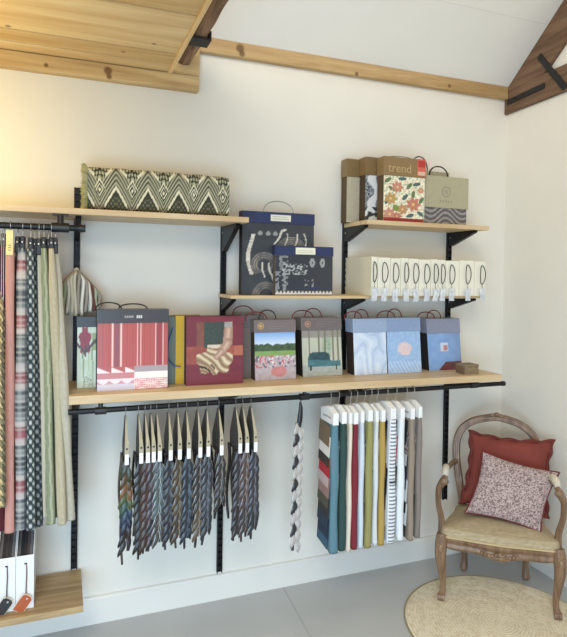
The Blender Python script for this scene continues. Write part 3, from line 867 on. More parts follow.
strip('sage green strip with paler edges, in a black clip', 41, 50.5, 6, 8.5, stripes_g((158, 166, 130), (190, 192, 160), 2.0), .615, 1.690, 'black')
strip('dark green strip narrowly showing beside the cream strips', 45.5, 56, 4, 6, plain((92, 104, 84)), .63, 1.686, 'black', yc=-.270)
strip('cream herringbone strip, second from the free end', 48.6, 62, 5.2, 8.5, stripes_g((222, 208, 176), (200, 186, 150), 3), .610, 1.690, 'black')
strip('ivory cloth strip at the free right end, sweeping outwards', 52.5, 70.5, 5, 9.5, stripes_g((222, 214, 192), (204, 194, 168), 3), .612, 1.690, 'black', yc=-.285)
# twisted rope trims, three of them
for k, (px, c, zt) in enumerate(((1.0, (196, 170, 110), 1.52), (3.2, (206, 186, 140), 1.50), (5.2, (120, 112, 86), 1.46))):
    lab = ['golden twisted rope trim, outermost at the left picture edge', 'pale straw twisted rope trim, middle of the three ropes', 'olive grey twisted rope trim beside the pink strip'][k]
    t = thing('rope_trim', lab, 'rope trim', (pxl(px), -.375, 1.70), 0, 'twisted rope trims')
    b = MB()
    for s in range(2):
        pts = []
        for i in range(140):
            v = i / 139; a = v * 120 + s * PI
            pts.append((-.010 + .012 * v + .0045 * math.cos(a), .0045 * math.sin(a) + (.055 - .055 * min(1, v * 5)), -(1.70 - zt) - v * (zt - .72)))
        b.tube(pts, .0046, 6, col=c if s == 0 else tuple(q * .72 for q in c))
    b.build('cord', CLOTH, t, smooth=True)
    MB().tube([(-.010, .075, .058), (-.010, .055, -.02), (-.010, .055, -(1.70 - zt) - .004)], .0016, 6).build('hanging_loop', WIRE, t)

# ---- pleated swatch fan hung on the upright
t = thing('swatch_fan', 'pleated fan of pale green and pink cloth swatches hanging in front of the left upright', 'swatch fan', (.060, -.060, 1.612), 0)
pal = [(214, 206, 182), (196, 196, 168), (222, 214, 198), (172, 178, 148), (212, 170, 158), (206, 190, 160), (232, 226, 210), (160, 150, 138)]
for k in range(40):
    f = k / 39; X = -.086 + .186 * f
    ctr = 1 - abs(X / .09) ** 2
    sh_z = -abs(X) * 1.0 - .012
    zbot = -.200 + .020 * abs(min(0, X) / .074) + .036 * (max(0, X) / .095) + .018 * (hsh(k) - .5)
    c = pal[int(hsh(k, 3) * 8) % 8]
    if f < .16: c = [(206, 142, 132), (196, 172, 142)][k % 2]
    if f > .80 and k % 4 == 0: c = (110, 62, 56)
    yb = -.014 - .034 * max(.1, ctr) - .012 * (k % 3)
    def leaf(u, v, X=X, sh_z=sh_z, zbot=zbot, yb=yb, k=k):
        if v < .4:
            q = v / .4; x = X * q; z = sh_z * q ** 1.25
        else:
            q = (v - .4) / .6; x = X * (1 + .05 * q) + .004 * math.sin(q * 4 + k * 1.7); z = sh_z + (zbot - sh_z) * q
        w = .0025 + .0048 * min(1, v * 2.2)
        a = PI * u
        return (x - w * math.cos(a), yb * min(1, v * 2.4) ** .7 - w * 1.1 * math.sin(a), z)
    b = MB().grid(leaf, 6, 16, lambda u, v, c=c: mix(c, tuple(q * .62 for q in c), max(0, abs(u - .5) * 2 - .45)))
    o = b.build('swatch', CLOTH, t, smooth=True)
    md = o.modifiers.new('thick', 'SOLIDIFY'); md.thickness = .0016
MB().tube([(0, .040, .012), (0, .01, .012), (0, -.004, .004), (0, -.010, -.01)], .003, 8).build('peg_hook', BLACK, t, smooth=True)
b = MB().ball((0, -.009, -.004), .012, .010, .013, 10, 8, (212, 206, 186)); b.build('binding', CLOTH, t, smooth=True)

# ================================================================== LEATHER SAMPLE HANGERS
LEAFS = {}
def leaf_mesh(key, c, edge, L=.074, W=.0088):
    if key in LEAFS: return LEAFS[key]
    def fn(u, v):
        w = W * math.sin(PI * min(1, v ** .75 * .97 + .03)) ** .8 + .0015
        x = (u - .5) * 2 * w
        return (x + .004 * math.sin(v * 5), -.009 * math.sin(PI * min(1, v ** 1.3)) * (1 - .35 * (2 * u - 1) ** 2) - .006 * v, -L * v)
    b = MB().grid(fn, 8, 12, lambda u, v: edge if (abs(u - .5) > .46) else mix(c, tuple(q * .8 for q in c), nz(u * 6, v * 6)))
    b.grid(lambda u, v: tuple(Vector(fn(u, v)) + Vector((0, .0035, 0))), 8, 12, lambda u, v: tuple(q * .6 for q in c))
    o = b.build('swatch', LEATHER, None, smooth=True, angle=80)
    LEAFS[key] = o
    return o
TAPE = mat('beige_strap_card', (168, 158, 130), .6)
HX = [0.246, 0.296, 0.322, 0.345, 0.369, 0.419, 0.456, 0.493, 0.541, 0.581, 0.632, 0.707, 0.738, 0.776]
HANG = [  # px of the tag, lean of the tag, colours top to bottom, edge colour, bottom z, words
 (127, 0, [(90, 96, 60), (130, 96, 56), (190, 130, 76), (120, 138, 70), (70, 116, 90), (52, 80, 112), (44, 56, 84), (60, 46, 40), (66, 60, 56)], None, .432, 'rainbow coloured leather swatches, orange over green and blue'),
 (140, 1, [(58, 54, 50), (66, 62, 58), (48, 44, 40)], (88, 92, 78), .430, 'charcoal leather swatches with moss green edges'),
 (146.5, 1, [(98, 60, 48), (108, 66, 52), (84, 52, 44)], (136, 96, 72), .432, 'chestnut brown leather swatches'),
 (152.5, 1, [(82, 68, 70), (96, 80, 84), (60, 50, 50)], (150, 126, 132), .440, 'mauve brown leather swatches'),
 (158.5, 1, [(118, 130, 128), (134, 148, 146), (108, 100, 92)], (206, 216, 212), .446, 'silvery green leather loops with light edges'),
 (171, 0, [(62, 64, 70), (72, 74, 80), (50, 50, 56)], (104, 108, 116), .446, 'slate grey leather swatches'),
 (180, 0, [(112, 92, 66), (122, 100, 74), (92, 76, 60)], (176, 156, 124), .446, 'tan leather swatches with pale edges'),
 (189, 0, [(58, 68, 80), (64, 78, 92), (52, 62, 76)], (112, 124, 138), .442, 'blue grey leather swatches'),
 (200.5, 0, [(66, 58, 54), (84, 74, 66), (140, 118, 92)], (186, 172, 156), .444, 'dark brown leather swatches with one pale vertical line'),
 (210, -1, [(72, 74, 80), (90, 92, 98), (62, 64, 70)], (136, 138, 144), .448, 'mid grey scaled leather swatches, tag leaning left'),
 (222, 0, [(70, 64, 60), (84, 78, 74), (58, 52, 50)], (176, 166, 156), .560, 'shorter grey leather loops in front of the upright'),
 (239, 1, [(70, 60, 62), (84, 72, 74), (62, 54, 54)], (118, 108, 110), .430, 'dusky plum grey leather swatches'),
 (246, 1, [(128, 106, 102), (112, 92, 88), (92, 84, 82)], (186, 160, 152), .435, 'pinkish and grey leather swatches with pale loops'),
 (254.5, 1, [(70, 70, 78), (84, 84, 92), (66, 64, 70)], (142, 140, 146), .437, 'blue black leather leaves, last at the right of the leather rail'),
]
for k, (px, ln, cols, edge, zb, words) in enumerate(HANG):
    x = HX[k]
    t = thing('leather_sample_hanger', 'hanger of ' + words, 'leather samples', (x, RY, RZ + .003), 0, 'leather sample hangers on the long rail')
    # wire hook over the rail
    MB().tube([(0, .014 * math.cos(a), .014 * math.sin(a)) for a in [PI * (1.02 - q / 10) for q in range(11)]][::-1] + [(0, -.014, -.01), (0, -.008, -.032)], .0015, 6).build('hook', WIRE, t, smooth=True)
    wx = .006 * ln
    H = MB().prism([(-.012, -.026), (.006, -.026), (.085, -.15), (.085, -.215), (-.062, -.215), (-.062, -.125)], 'x', -.003, .003)
    H.warp(lambda a, b, c: (a + wx * min(1, max(0, -c / .15)), b, c)).build('header_board', mat('grey_header_board', (84, 80, 76), .6), t)
    # beige strap down the front edge
    s = MB()
    def sp(q):                                     # path of the strap centre, half width
        pts = [(-.016, -.028, .001), (-.066, -.125, .0072), (-.068, -.150, .0085), (-.068, -.168, .0085)]
        return pts[q]
    vs = []
    for q in range(4):
        yy, zz, hw = sp(q)
        ox = wx * min(1, -zz / .15)
        vs += [(ox - hw, yy, zz), (ox + hw, yy, zz), (ox + hw, yy + .005, zz), (ox - hw, yy + .005, zz)]
    fsx = [(0, 1, 2, 3), (12, 15, 14, 13)]
    for q in range(3):
        for e in range(4): fsx.append((q * 4 + e, (q + 1) * 4 + e, (q + 1) * 4 + (e + 1) % 4, q * 4 + (e + 1) % 4))
    st = s._add(vs, fsx).build('strap', TAPE, t)
    MB().ball((wx, -.0685, -.145), .004, .002, .004, 8, 6).build('rivet', BLKPL, st, smooth=True)
    MB().box(wx - .0078, wx + .0078, -.070, -.064, -.208, -.166).build('white_label', CARDW, t, bevel=.001)
    # backing strips of leather behind the leaves
    zb_l = zb - (RZ + .003)
    dk = tuple(q * .42 for q in cols[0]) if edge else (50, 46, 40)
    for j in range(5):
        y0 = -.045 + j * .026; ze = zb_l + .035 * hsh(k, j) + .012 * j; xo = (-.011, .011, -.005, .013, -.012)[j]
        b = MB()
        b.grid(lambda u, v: (wx + xo + .005 * math.sin(v * 7 + k + j * 2) + .006 * (hsh(j, k) - .5) * v, y0 + .024 * (u - .5) * (1 - .8 * max(0, v - .9) * 10) + .012 + .004 * math.sin(v * 5 + k), -.20 + (ze + .20) * v),
               6, 30, lambda u, v: mix(dk, tuple(min(255, q * 1.5) for q in dk), nz(u * 5, v * 20, k)))
        o = b.build('backing_strip', LEATHER, t, smooth=True)
        md = o.modifiers.new('thick', 'SOLIDIFY'); md.thickness = .008; md.offset = 0
    # cascade of folded leaves
    nL = 17 if zb < .5 else 11
    for q in range(nL):
        v = q / (nL - 1)
        c = cols[min(len(cols) - 1, int(v * len(cols)))]
        c = tuple(w * .64 for w in c)
        ed = edge or tuple(min(255, z * 1.25) for z in c)
        src = leaf_mesh((c, ed), c, ed)
        zz = -.200 + (zb_l + .105 + .200) * v
        o = src if src.parent is None else dup(src, t)
        o.parent = t
        o.location = (wx + (.0035 if q % 2 else -.0035) + .003 * (hsh(q, k, 3) - .5), -.046 - .010 * (1 - v) + .006 * (q % 2), zz)
        o.rotation_euler = (.10, (-.25 if q % 2 else .25) + .14 * (hsh(k, q) - .5), .4 * (hsh(q, k) - .5))
# single braided one hanging alone
t = thing('leather_sample_hanger', 'single narrow braid of black and cream leather leaves hanging alone on the rail', 'leather samples', (1.013, RY, RZ + .003), 0, 'leather sample hangers on the long rail')
MB().tube([(0, .014 * math.cos(a), .014 * math.sin(a)) for a in [PI * (1.02 - q / 10) for q in range(11)]][::-1] + [(0, -.014, -.01), (0, -.006, -.03)], .0018, 6).build('hook', BLKPL, t, smooth=True)
MB().tube([(0, -.004, -.022), (.003, -.006, -.05), (0, -.006, -.09), (-.006, -.006, -.135)], [.005, .010, .013, .012], 10, flat=.7).build('clip', BLKPL, t, smooth=True)
MB().grid(lambda u, v: (-.008 - .012 * v + (u - .5) * .012, .008 + .003 * math.sin(v * 20), -.12 - .585 * v), 3, 30, lambda u, v: (70, 64, 60)).build('backing_strip', LEATHER, t).modifiers.new('thick', 'SOLIDIFY').thickness = .006
LA = leaf_mesh('bw', (190, 182, 174), (232, 226, 218), .060, .0105); LBm = leaf_mesh('wb', (44, 42, 44), (120, 114, 110), .060, .0105)
for q in range(22):
    v = q / 21; src = LA if q % 2 else (LBm if q % 4 else LA)
    o = src if src.parent is None else dup(src, t)
    o.parent = t
    o.location = (-.006 - .010 * v + (.006 if q % 2 else -.008), -.010 + .005 * (q % 2), -.115 - .535 * v); o.rotation_euler = (.1, -.22 if q % 2 else .22, 0)

# ================================================================== FABRIC HANGERS
FAB = [  # px of the front edge, px width, colour fn, bottom px, words
 (332.5, 8, plain((92, 128, 140)), .372, 'teal blue fabric hanger, first at the left, with stepped colour swatches on its side'),
 (341, 7, plain((44, 72, 66)), .374, 'dark bottle green fabric hanger'),
 (347.5, 4, plain((224, 212, 190)), .384, 'narrow cream fabric hanger between the green and wine red ones'),
 (353, 6.5, plain((122, 34, 46)), .384, 'wine red fabric hanger'),
 (359.5, 5, plain((206, 214, 222)), .394, 'icy white fabric hanger beside the wine red one'),
 (367.5, 7, plain((152, 146, 88)), .394, 'olive green fabric hanger'),
 (374, 4.5, plain((214, 216, 214)), .405, 'pale grey fabric hanger between the olive and mustard ones'),
 (380.5, 6, plain((178, 148, 74)), .408, 'mustard yellow fabric hanger'),
 (390.5, 8.5, lambda u, v: (46, 52, 66) if (v * 34) % 1 < .34 and .2 < u < .8 else (228, 230, 232), .400, 'white fabric hanger with dark ladder stripes down the front'),
 (399.5, 7, plain((230, 234, 236)), .408, 'bright white fabric hanger before the dark stack'),
 (410, 6, plain((150, 134, 118)), .432, 'taupe fabric hanger with black and white swatches on its side'),
 (417.5, 6, plain((132, 122, 114)), .440, 'grey brown fabric hanger, last at the right of the rail'),
]
FX = [1.146, 1.189, 1.222, 1.25, 1.284, 1.325, 1.36, 1.394, 1.448, 1.498, 1.556, 1.598]
CASC = [[(118, 100, 78), (226, 220, 210), (60, 52, 46), (172, 44, 52), (190, 168, 164), (150, 120, 112), (84, 80, 62), (54, 52, 48), (40, 58, 74), (34, 48, 70), (60, 92, 112)],
        [(30, 40, 44), (60, 30, 44), (214, 210, 206), (40, 44, 62), (46, 60, 84), (224, 224, 224), (36, 36, 38), (220, 220, 218), (40, 40, 42)]]
FY0, FY1 = -.41, -.275
for k, (px, pw, cf, zb, words) in enumerate(FAB):
    x = FX[k] + .018
    zb = .340 + .006 * math.sin(k * 2.3)
    w = pw * .0045
    t = thing('fabric_hanger', words, 'fabric samples', (x, RY, RZ + .003), 0, 'fabric hangers on the long rail')
    hz = -.082 + .004 * math.sin(k * 1.7)
    MB().tube([(0, .014 * math.cos(a), .014 * math.sin(a)) for a in [PI * (1.02 - q / 10) for q in range(11)]][::-1] + [(0, -.014, -.01), (0, -.004, -.03), (0, -.004, hz + .03)], .0019, 6).build('hook', BLKPL if k == 2 else STEEL, t, smooth=True)
    y0, y1 = FY0 - RY, FY1 - RY
    hw = max(.008, w * .38)
    hd = MB().prism([(y0, hz - .045), (y1, hz - .045), (y1, hz + .014), (.012, hz + .030), (-.012, hz + .030), (y0, hz + .008)], 'x', -hw, hw)
    ho = hd.build('header', CARDW, t, bevel=.002)
    if k in (0, 10):
        lt = MB()
        for q in range(7): lt.box(-hw - .0006, -hw + .001, y0 + .025 + q * .012, y0 + .033 + q * .012, hz - .020, hz - .012)
        lt.build('lettering', mat('grey_ink', (140, 138, 136), .7), ho)
    zt = hz - .043; zl = zb - (RZ + .003)
    def fn(u, v, w=w, zt=zt, zl=zl, k=k):
        z = zt + (zl - zt) * v
        ww = w / 2 * (.72 + .28 * min(1, v * 5)) * (1 + .08 * math.sin(v * 8 + k))
        if u < .25: s = u / .25; return (-ww * (.45 + .55 * s), y1 - .01 + (y0 + .02 - y1) * s, z + .012 * (1 - s) * 2)
        if u > .75: s = (1 - u) / .25; return (ww * (.45 + .55 * s), y1 - .01 + (y0 + .02 - y1) * s, z + .012 * (1 - s) * 2)
        q = (u - .25) / .5 * PI
        return (-ww * math.cos(q), y0 + .01 - .012 * math.sin(q) + .003 * math.sin(v * 11 + k * 2), z)
    b = MB().grid(fn, 28, 100 if k == 8 else 40, lambda u, v, cf=cf: cf(max(0, min(1, (u - .25) / .5)), v))
    o = b.build('fabric', CLOTH, t, smooth=True, angle=80)
    md = o.modifiers.new('thick', 'SOLIDIFY'); md.thickness = .003; md.offset = 0
    if True:
        cs = CASC[0] if k == 0 else (CASC[1] if k == 10 else [tuple(q * (.5 + .5 * hsh(k, j)) for q in CASC[(k + j) % 2][(j * 3 + k) % 9]) for j in range(7)]); n = len(cs)
        for q, c in enumerate(cs):
            z1 = zt - .012 - (zt - zl - .07) * q / n; L = (zt - zl) / n + .04
            def sw(u, v, q=q, z1=z1, L=L):
                return (-w * .5 - .002 - .006 * v, y0 + .022 + (y1 - y0 - .025) * u - .008 * (q % 2), z1 - L * v - .05 * (u) * (-.3))
            b = MB().grid(sw, 12, 10, lambda u, v, c=c, q=q: mix(c, (220, 214, 206), .7 if (q == 1 and nz(u * 8, v * 8) > .5) else 0))
            o = b.build('swatch', CLOTH, t)
            md = o.modifiers.new('thick', 'SOLIDIFY'); md.thickness = .0016

# ================================================================== MAGAZINE FILES ON THE LOW BENCH
def mfile(label, x0, x1, tagc, strap_c, tagx):
    t = thing('magazine_file', label, 'magazine file', (x0, -.268, .264), 0, 'white magazine files on the low board')
    w = x1 - x0; D = .245; hf, hb_ = .212, .335
    prof = [(0, 0), (D, 0), (D, hb_), (D - .05, hb_), (.0, hf)]
    for (a, b) in ((0, .003), (w - .003, w)):
        MB().prism(prof, 'x', a, b).build('side_panel', CARDW, t)
    f = MB().box(.003, w - .003, 0, .003, 0, hf)
    f.build('front_panel', CARDW, t)
    MB().box(.003, w - .003, D - .003, D, 0, hb_).build('back_panel', CARDW, t)
    MB().box(.003, w - .003, .003, D - .003, 0, .003).build('bottom_panel', CARDW, t)
    MB().box(tagx - .008, tagx + .002, -.0008, .001, hf - .035, hf - .029).build('slot', BLKPL, t)
    st = MB().tube([(tagx, -.001, hf - .032), (tagx + .001, -.006, hf - .07), (tagx - .001, -.010, hf - .13), (tagx, -.011, .055)], .0022, 6, col=strap_c)
    st.build('strap', LEATHER, t)
    tg = MB().prism([(-.019, -.034), (.021, -.034), (.021, .026), (.012, .034), (-.010, .034), (-.019, .026)], 'y', -.0025, 0)
    o = tg.build('leather_tag', mat('tag_leather_%s' % strap_c[0], tagc, .5, bump=.1), t)
    o.location = (tagx - .012, -.0135, .030); o.rotation_euler = (0, .62, 0)
    MB().prism([(-.021, -.036), (.023, -.036), (.023, .028), (.013, .036), (-.011, .036), (-.021, .028)], 'y', -.0016, -.0002).build('tag_edge', CREAMC, o)
    MB().ball((.003, -.003, .022), .004, .0012, .004, 8, 6).build('eyelet', STEEL, o)
    n = max(3, int(w / .013))
    for k in range(n):
        a = .005 + k * (w - .01) / n; bw = (w - .01) / n - .001
        c = mix((36, 34, 36), (96, 84, 78), hsh(k, x0 * 50)) if k % 4 else (112, 108, 106)
        g = tag_ = thing('sample_folder', 'dark cloth sample folder in a white magazine file', 'folder', (x0 + a, -.264, .2675), 0, 'dark sample folders in the magazine files')
        top = .30 - .012 * hsh(k, 4)
        MB().prism([(0, 0), (D - .012, 0), (D - .012, top), (D - .05, top), (0, hf - .018 + .008 * hsh(k, 7))], 'x', 0, bw, c).build('folder_body', CLOTH, g)
    return t
mfile('white magazine file with an orange leather tag on its front', -.158, -.093, (176, 88, 50), (116, 66, 48), .038)
mfile('white magazine file with a black leather tag, cut by the left picture edge', -.225, -.1595, (44, 44, 44), (92, 52, 44), .036)

# ================================================================== RUG
rc = (1.898, -.660); rr = .438
def P_rug(u, v):
    r = v
    n = nz(math.cos(u * 2 * PI) * 9 * r + 7, math.sin(u * 2 * PI) * 9 * r, 2)
    ringc = math.sin(r * 30 * 2 * PI + u * 2 * PI)
    c = mix((232, 221, 196), (218, 204, 174), .5 + .5 * ringc)
    c = mix(c, (240, 231, 210), .6 * max(0, n - .35))
    if hsh(int(u * 260), int(r * 30)) > .72: c = mix(c, (196, 178, 146), .5)
    if r > .978: c = (150, 136, 106)
    return c
b = MB().grid(lambda u, v: (rr * v * math.cos(2 * PI * u), rr * v * math.sin(2 * PI * u), .010 - .0075 * v ** 30 + .0014 * math.sin(v * 30 * 2 * PI + 2 * PI * u)), 200, 124, P_rug, wu=True)
b.grid(lambda u, v: (rr * (1 - .001 * v) * math.cos(2 * PI * u), rr * (1 - .001 * v) * math.sin(2 * PI * u), .0025 - v * .002), 200, 1, lambda u, v: (160, 140, 100), wu=True)
o = b.build('round_rug', CLOTH, None, smooth=True, loc=(rc[0], rc[1], 0)); tag(o, 'round coiled straw coloured jute rug under the front of the armchair', 'rug')

# ================================================================== ARMCHAIR
CH = thing('armchair', 'antique carved wooden armchair with open oval back and straw coloured seat', 'armchair', (1.973, -.556, 0), math.atan2(-.603, .798))
def smoothpts(pts, n=6):
    P = [Vector(p) for p in pts]; out = []
    for i in range(len(P) - 1):
        p0 = P[max(0, i - 1)]; p1 = P[i]; p2 = P[i + 1]; p3 = P[min(len(P) - 1, i + 2)]
        for k in range(n):
            t = k / n
            out.append(.5 * ((2 * p1) + (p2 - p0) * t + (2 * p0 - 5 * p1 + 4 * p2 - p3) * t * t + (3 * p1 - p0 - 3 * p2 + p3) * t ** 3))
    out.append(P[-1]); return out
def smoothr(rs, n=6):
    out = []
    for i in range(len(rs) - 1):
        for k in range(n): out.append(rs[i] + (rs[i + 1] - rs[i]) * k / n)
    out.append(rs[-1]); return out
RUGZ = .0105
for sx in (-1, 1):
    # cabriole front leg with knee and scroll foot
    pts = [(sx * .263, .004, .335), (sx * .268, -.004, .285), (sx * .270, -.010, .23), (sx * .262, -.002, .15), (sx * .256, .006, .085), (sx * .258, .002, .05), (sx * .264, -.008, RUGZ + .021)]
    b = MB().tube(smoothpts(pts), smoothr([.026, .030, .027, .019, .0145, .0145, .019]), 12)
    b.tube([(sx * .264 - .016, -.012, RUGZ + .017), (sx * .264 + .016, -.012, RUGZ + .017)], .017, 12)
    b.ball((sx * .264, -.006, RUGZ + .013), .017, .018, .0125, 10, 6)
    # carved groove rib on the face of the leg
    b.tube(smoothpts([(p[0], p[1] - r_ * .93, p[2]) for p, r_ in zip(pts, [.026, .030, .027, .019, .0145, .0145, .019])]), .004, 6)
    lg = b.build('leg', WALNUT, CH, smooth=True, angle=60)
    kn = MB().ball((sx * .270, -.034, .275), .014, .008, .022, 10, 8)
    for q in (-1, 1): kn.ball((sx * .270 + q * .010, -.031, .293), .007, .006, .012, 8, 6)
    kn.build('carving', WALNUT, lg, smooth=True)
    rp_ = [(sx * .165 + .010, .345, .33), (sx * .166 + .010, .352, .25), (sx * .160 + .010, .352, .15), (sx * .155 + .010, .35, .07), (sx * .158 + .010, .345, .017)]
    b = MB().tube(smoothpts(rp_), smoothr([.022, .022, .018, .016, .021]), 12)
    b.ball((sx * .158 + .010, .345, .0135), .02, .02, .0135, 10, 6)
    b.build('leg', WALNUT, CH, smooth=True, angle=60)
# seat outline (viewed from above), serpentine front
def outline(s, inset=0.0):
    """closed outline, s in 0..1"""
    pts = [(-.27, .0), (-.16, -.022), (0, -.034), (.16, -.022), (.27, .0), (.262, .12), (.235, .25), (.20, .352), (0, .372), (-.18, .352), (-.215, .25), (-.256, .12)]
    n = len(pts); f = s * n; i = int(f) % n; t = f - int(f)
    P = [Vector((*pts[(i + k) % n], 0)) for k in (-1, 0, 1, 2)]
    p = .5 * ((2 * P[1]) + (P[2] - P[0]) * t + (2 * P[0] - 5 * P[1] + 4 * P[2] - P[3]) * t * t + (3 * P[1] - P[0] - 3 * P[2] + P[3]) * t ** 3)
    c = Vector((.008, .17, 0)); d = p - c
    return c + d * (1 - inset / max(.05, d.length))
def rail_pt(u, v):
    p = outline(u)
    front = max(0, 1 - max(0, p.y + .035) * 9)
    zb = .272 - .022 * front * max(0, math.cos(p.x * 5.8)) ** 2 - .006 * front * math.cos(p.x * 30)
    zt = .322
    prof = [(0.0, .012), (.12, .0), (.25, -.003), (.4, .004), (.55, .006), (.7, .0), (.85, -.004), (1, .006)]
    k = min(6, int(v * 7)); t = v * 7 - k
    ins = prof[k][1] + (prof[k + 1][1] - prof[k][1]) * t
    q = outline(u, ins)
    return (q.x, q.y, zb + (zt - zb) * v)
b = MB().grid(rail_pt, 96, 14, wu=True)
b.grid(lambda u, v: (outline(u, .012 + .03 * v).x, outline(u, .012 + .03 * v).y, rail_pt(u, 0)[2] + .02 * v), 96, 1, wu=True)
rl = b.build('seat_rail', WALNUT, CH, smooth=True, angle=50)
cv = MB()
for q in range(-5, 6):
    p = (q * .016, -.036 + .0012 * q * q * .1, .278 + .004 * math.cos(q * 1.3))
    cv.ball(p, .009 if q else .013, .008, .010 if q else .014, 8, 6)
cv.build('carving', WALNUT, rl, smooth=True)
def P_straw(u, v):
    return mix((206, 190, 158), (140, 122, 92), .55 * nz(u * 130, v * 30, 1) + .45 * nz(u * 24, v * 60, 2))
def seat_pt(u, v):
    # v: 0 at the rail, 1 at the centre
    ins = .004
    p = outline(u, ins); c = Vector((.008, .165, 0))
    if v < .25:
        s = v / .25; a = s * PI / 2
        q = outline(u, ins + .020 * (1 - math.cos(a))); return (q.x, q.y, .320 + .046 * math.sin(a))
    s = (v - .25) / .75; q0 = outline(u, ins + .020); q = q0.lerp(c, s)
    return (q.x, q.y, .366 + .030 * (1 - (1 - s) ** 2.2))
b = MB().grid(seat_pt, 120, 40, P_straw, wu=True)
st = b.build('seat', CLOTH, CH, smooth=True, angle=80)
gp = MB().tube([tuple(outline(k / 96, .002)) [:2] + (.3265,) for k in range(96)], .0042, 6, True, (198, 176, 132))
gp.build('gimp_trim', CLOTH, st, smooth=True)
# open oval back frame
cxB = .012
bk = [(cxB - .170, .345, .33), (cxB - .176, .346, .40), (cxB - .196, .362, .52), (cxB - .208, .378, .62), (cxB - .205, .392, .70), (cxB - .178, .404, .765), (cxB - .120, .412, .808), (cxB - .05, .417, .829), (cxB, .419, .836)]
full = bk + [(2 * cxB - p[0], p[1], p[2]) for p in bk[-2::-1]]
fp = smoothpts(full, 5)
b = MB().tube(fp, .0205, 12, flat=.78)
cB = Vector((cxB, .39, .6))
inn = [Vector(p) + (Vector((cxB, p[1], .58)) - Vector(p)).normalized() * .011 + Vector((0, -.012, 0)) for p in fp]
out = [Vector(p) - (Vector((cxB, p[1], .58)) - Vector(p)).normalized() * .011 + Vector((0, -.012, 0)) for p in fp]
b.tube(inn, .0055, 6); b.tube(out, .0055, 6)
bf = b.build('back_frame', WALNUT, CH, smooth=True, angle=60)
cr = MB().ball((cxB, .402, .853), .017, .012, .014, 10, 8)
for q in (-1, 1):
    cr.ball((cxB + q * .024, .402, .848), .016, .010, .010, 10, 8); cr.ball((cxB + q * .046, .404, .841), .014, .008, .007, 8, 6)
cr.build('carving', WALNUT, bf, smooth=True)
MB().tube(smoothpts([(cxB - .17, .338, .425), (cxB - .08, .330, .412), (cxB, .328, .408), (cxB + .08, .330, .412), (cxB + .17, .338, .425)]), .0145, 10, flat=.8).build('lower_back_rail', WALNUT, CH, smooth=True)
# arms
for sx in (-1, 1):
    pts = [(sx * .266, .045, .325), (sx * .268, .040, .39), (sx * .284, .028, .47), (sx * .284, .016, .545), (sx * .268, .004, .585), (sx * .258, -.004, .602)]
    b = MB().tube(smoothpts(pts), smoothr([.020, .0155, .0135, .0145, .019, .020]), 12)
    b.tube(smoothpts([(p[0], p[1] - .014, p[2]) for p in pts]), .0038, 6)
    pt2 = [(sx * .258, -.010, .603), (sx * .254, .05, .618), (sx * .250, .12, .612), (sx * .238, .22, .598), (sx * .222 + .004, .32, .590), (sx * .206 + cxB, .372, .59)]
    b.tube(smoothpts(pt2), smoothr([.017, .017, .016, .015, .015, .018]), 12, flat=.8)
    b.ball((sx * .258, -.012, .600), .021, .016, .019, 10, 8)
    am = b.build('arm', WALNUT, CH, smooth=True, angle=60)
    MB().tube(smoothpts([(sx * .256, .010, .622), (sx * .254, .05, .634), (sx * .251, .10, .632), (sx * .247, .15, .620)]), smoothr([.014, .0195, .0195, .014]), 12, flat=.95).build('arm_pad', mat('pale_arm_cloth', (218, 208, 192), .9, bump=.2), am, smooth=True)

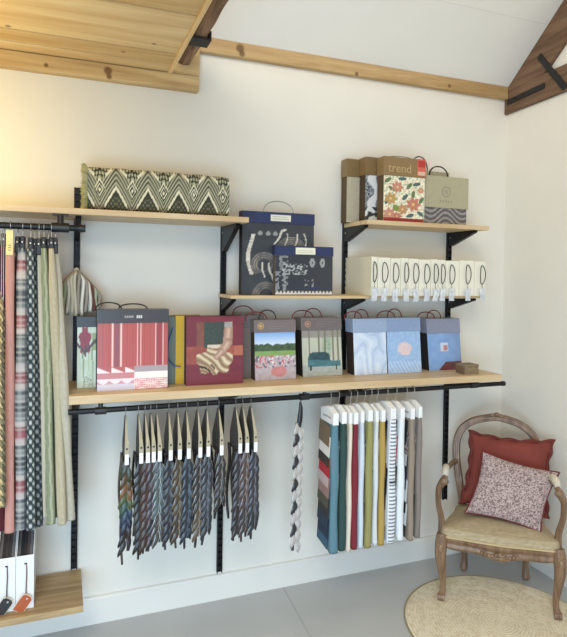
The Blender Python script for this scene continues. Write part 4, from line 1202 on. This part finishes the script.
# cushions on the chair
def cushion(name, label, corners, thick, cf, ruffle=None, piping=None, nu=46):
    """corners: TL, TR, BR, BL in the armchair's frame"""
    ca, sa = math.cos(CH.rotation_euler.z), math.sin(CH.rotation_euler.z)
    def wld(p): return Vector((1.973 + p[0] * ca - p[1] * sa, -.556 + p[0] * sa + p[1] * ca, p[2]))
    TL, TR, BR_, BL_ = [wld(p) for p in corners]
    cen = (TL + TR + BR_ + BL_) / 4
    nrm = (TR - BL_).cross(TL - BR_).normalized()
    if nrm.y > 0: nrm = -nrm
    t = thing(name, label, 'cushion', cen, 0, 'cushions on the armchair')
    def fl(u, v, s, grow=0.0):
        # pinched sides: corners stay sharp
        a, b_ = u - .5, v - .5
        k = 1 + grow
        uu = .5 + a * k * (1 - .11 * (1 - (2 * b_) ** 2) * abs(2 * a) ** 3)
        vv = .5 + b_ * k * (1 - .11 * (1 - (2 * a) ** 2) * abs(2 * b_) ** 3)
        p = (BL_ * (1 - uu) + BR_ * uu) * (1 - vv) + (TL * (1 - uu) + TR * uu) * vv - cen
        h = (max(0, 1 - abs(2 * a) ** 2.2) * max(0, 1 - abs(2 * b_) ** 2.2)) ** .62
        h *= 1 + .05 * math.sin(u * 9 + v * 7)
        return p + nrm * (thick / 2 * h * s)
    b = MB()
    b.grid(lambda u, v: fl(u, v, 1), nu, nu, cf); b.grid(lambda u, v: fl(u, v, -1), nu, nu, cf)
    bo = b.build('cover', CLOTH, t, smooth=True, angle=80)
    ring = [(i / 24, 0) for i in range(24)] + [(1, i / 24) for i in range(24)] + [(1 - i / 24, 1) for i in range(24)] + [(0, 1 - i / 24) for i in range(24)]
    if piping:
        MB().tube([fl(u, v, 0) for u, v in ring], .0042, 8, True, piping).build('piping', CLOTH, t, smooth=True)
    if ruffle:
        r = MB(); n = len(ring) * 3; vs = []; cs = []
        for q in range(n):
            f = q / 3; i = int(f); g = f - i
            u = ring[i][0] * (1 - g) + ring[(i + 1) % 96][0] * g; v = ring[i][1] * (1 - g) + ring[(i + 1) % 96][1] * g
            wv = math.sin(q * 2 * PI / 16)
            for e, gr in enumerate((-.02, .045, .095)):
                p = fl(u, v, 0, gr + (.024 * wv if e else 0)) + nrm * (.006 * e * math.cos(q * 2 * PI / 16)); vs.append(p); cs.append(lin(tuple(c * (1 - .06 * e) for c in ruffle)))
        fs_ = []
        for q in range(n):
            for e in range(2):
                a = q * 3 + e; b2 = ((q + 1) % n) * 3 + e
                fs_.append((a, b2, b2 + 1, a + 1))
        r._add(vs, fs_, cs)
        ro = r.build('ruffle', CLOTH, t, smooth=True, angle=180)
        md = ro.modifiers.new('thick', 'SOLIDIFY'); md.thickness = .004; md.offset = 0
    return t
def P_red_c(u, v): return mix((134, 60, 48), (114, 48, 40), nz(u * 5, v * 5, 2))
def P_tweed(u, v): return mix((200, 180, 174), (112, 90, 88), (.85 if hsh(int(u * 92), int(v * 60)) > .55 else .15) * (.6 + .8 * nz(u * 60, v * 26)))
cushion('scatter_cushion', 'brick red scatter cushion with a ruffled edge, leaning on the chair back', [(-.122, .323, .762), (.276, .327, .747), (.245, .238, .398), (-.166, .238, .422)], .10, P_red_c, ruffle=(114, 46, 38))
cushion('scatter_cushion', 'pink grey flecked tweed cushion with dark red piping, in front of the red one', [(-.070, .206, .704), (.290, .165, .645), (.193, .064, .376), (-.155, .098, .414)], .095, P_tweed, piping=(104, 40, 42), nu=110)
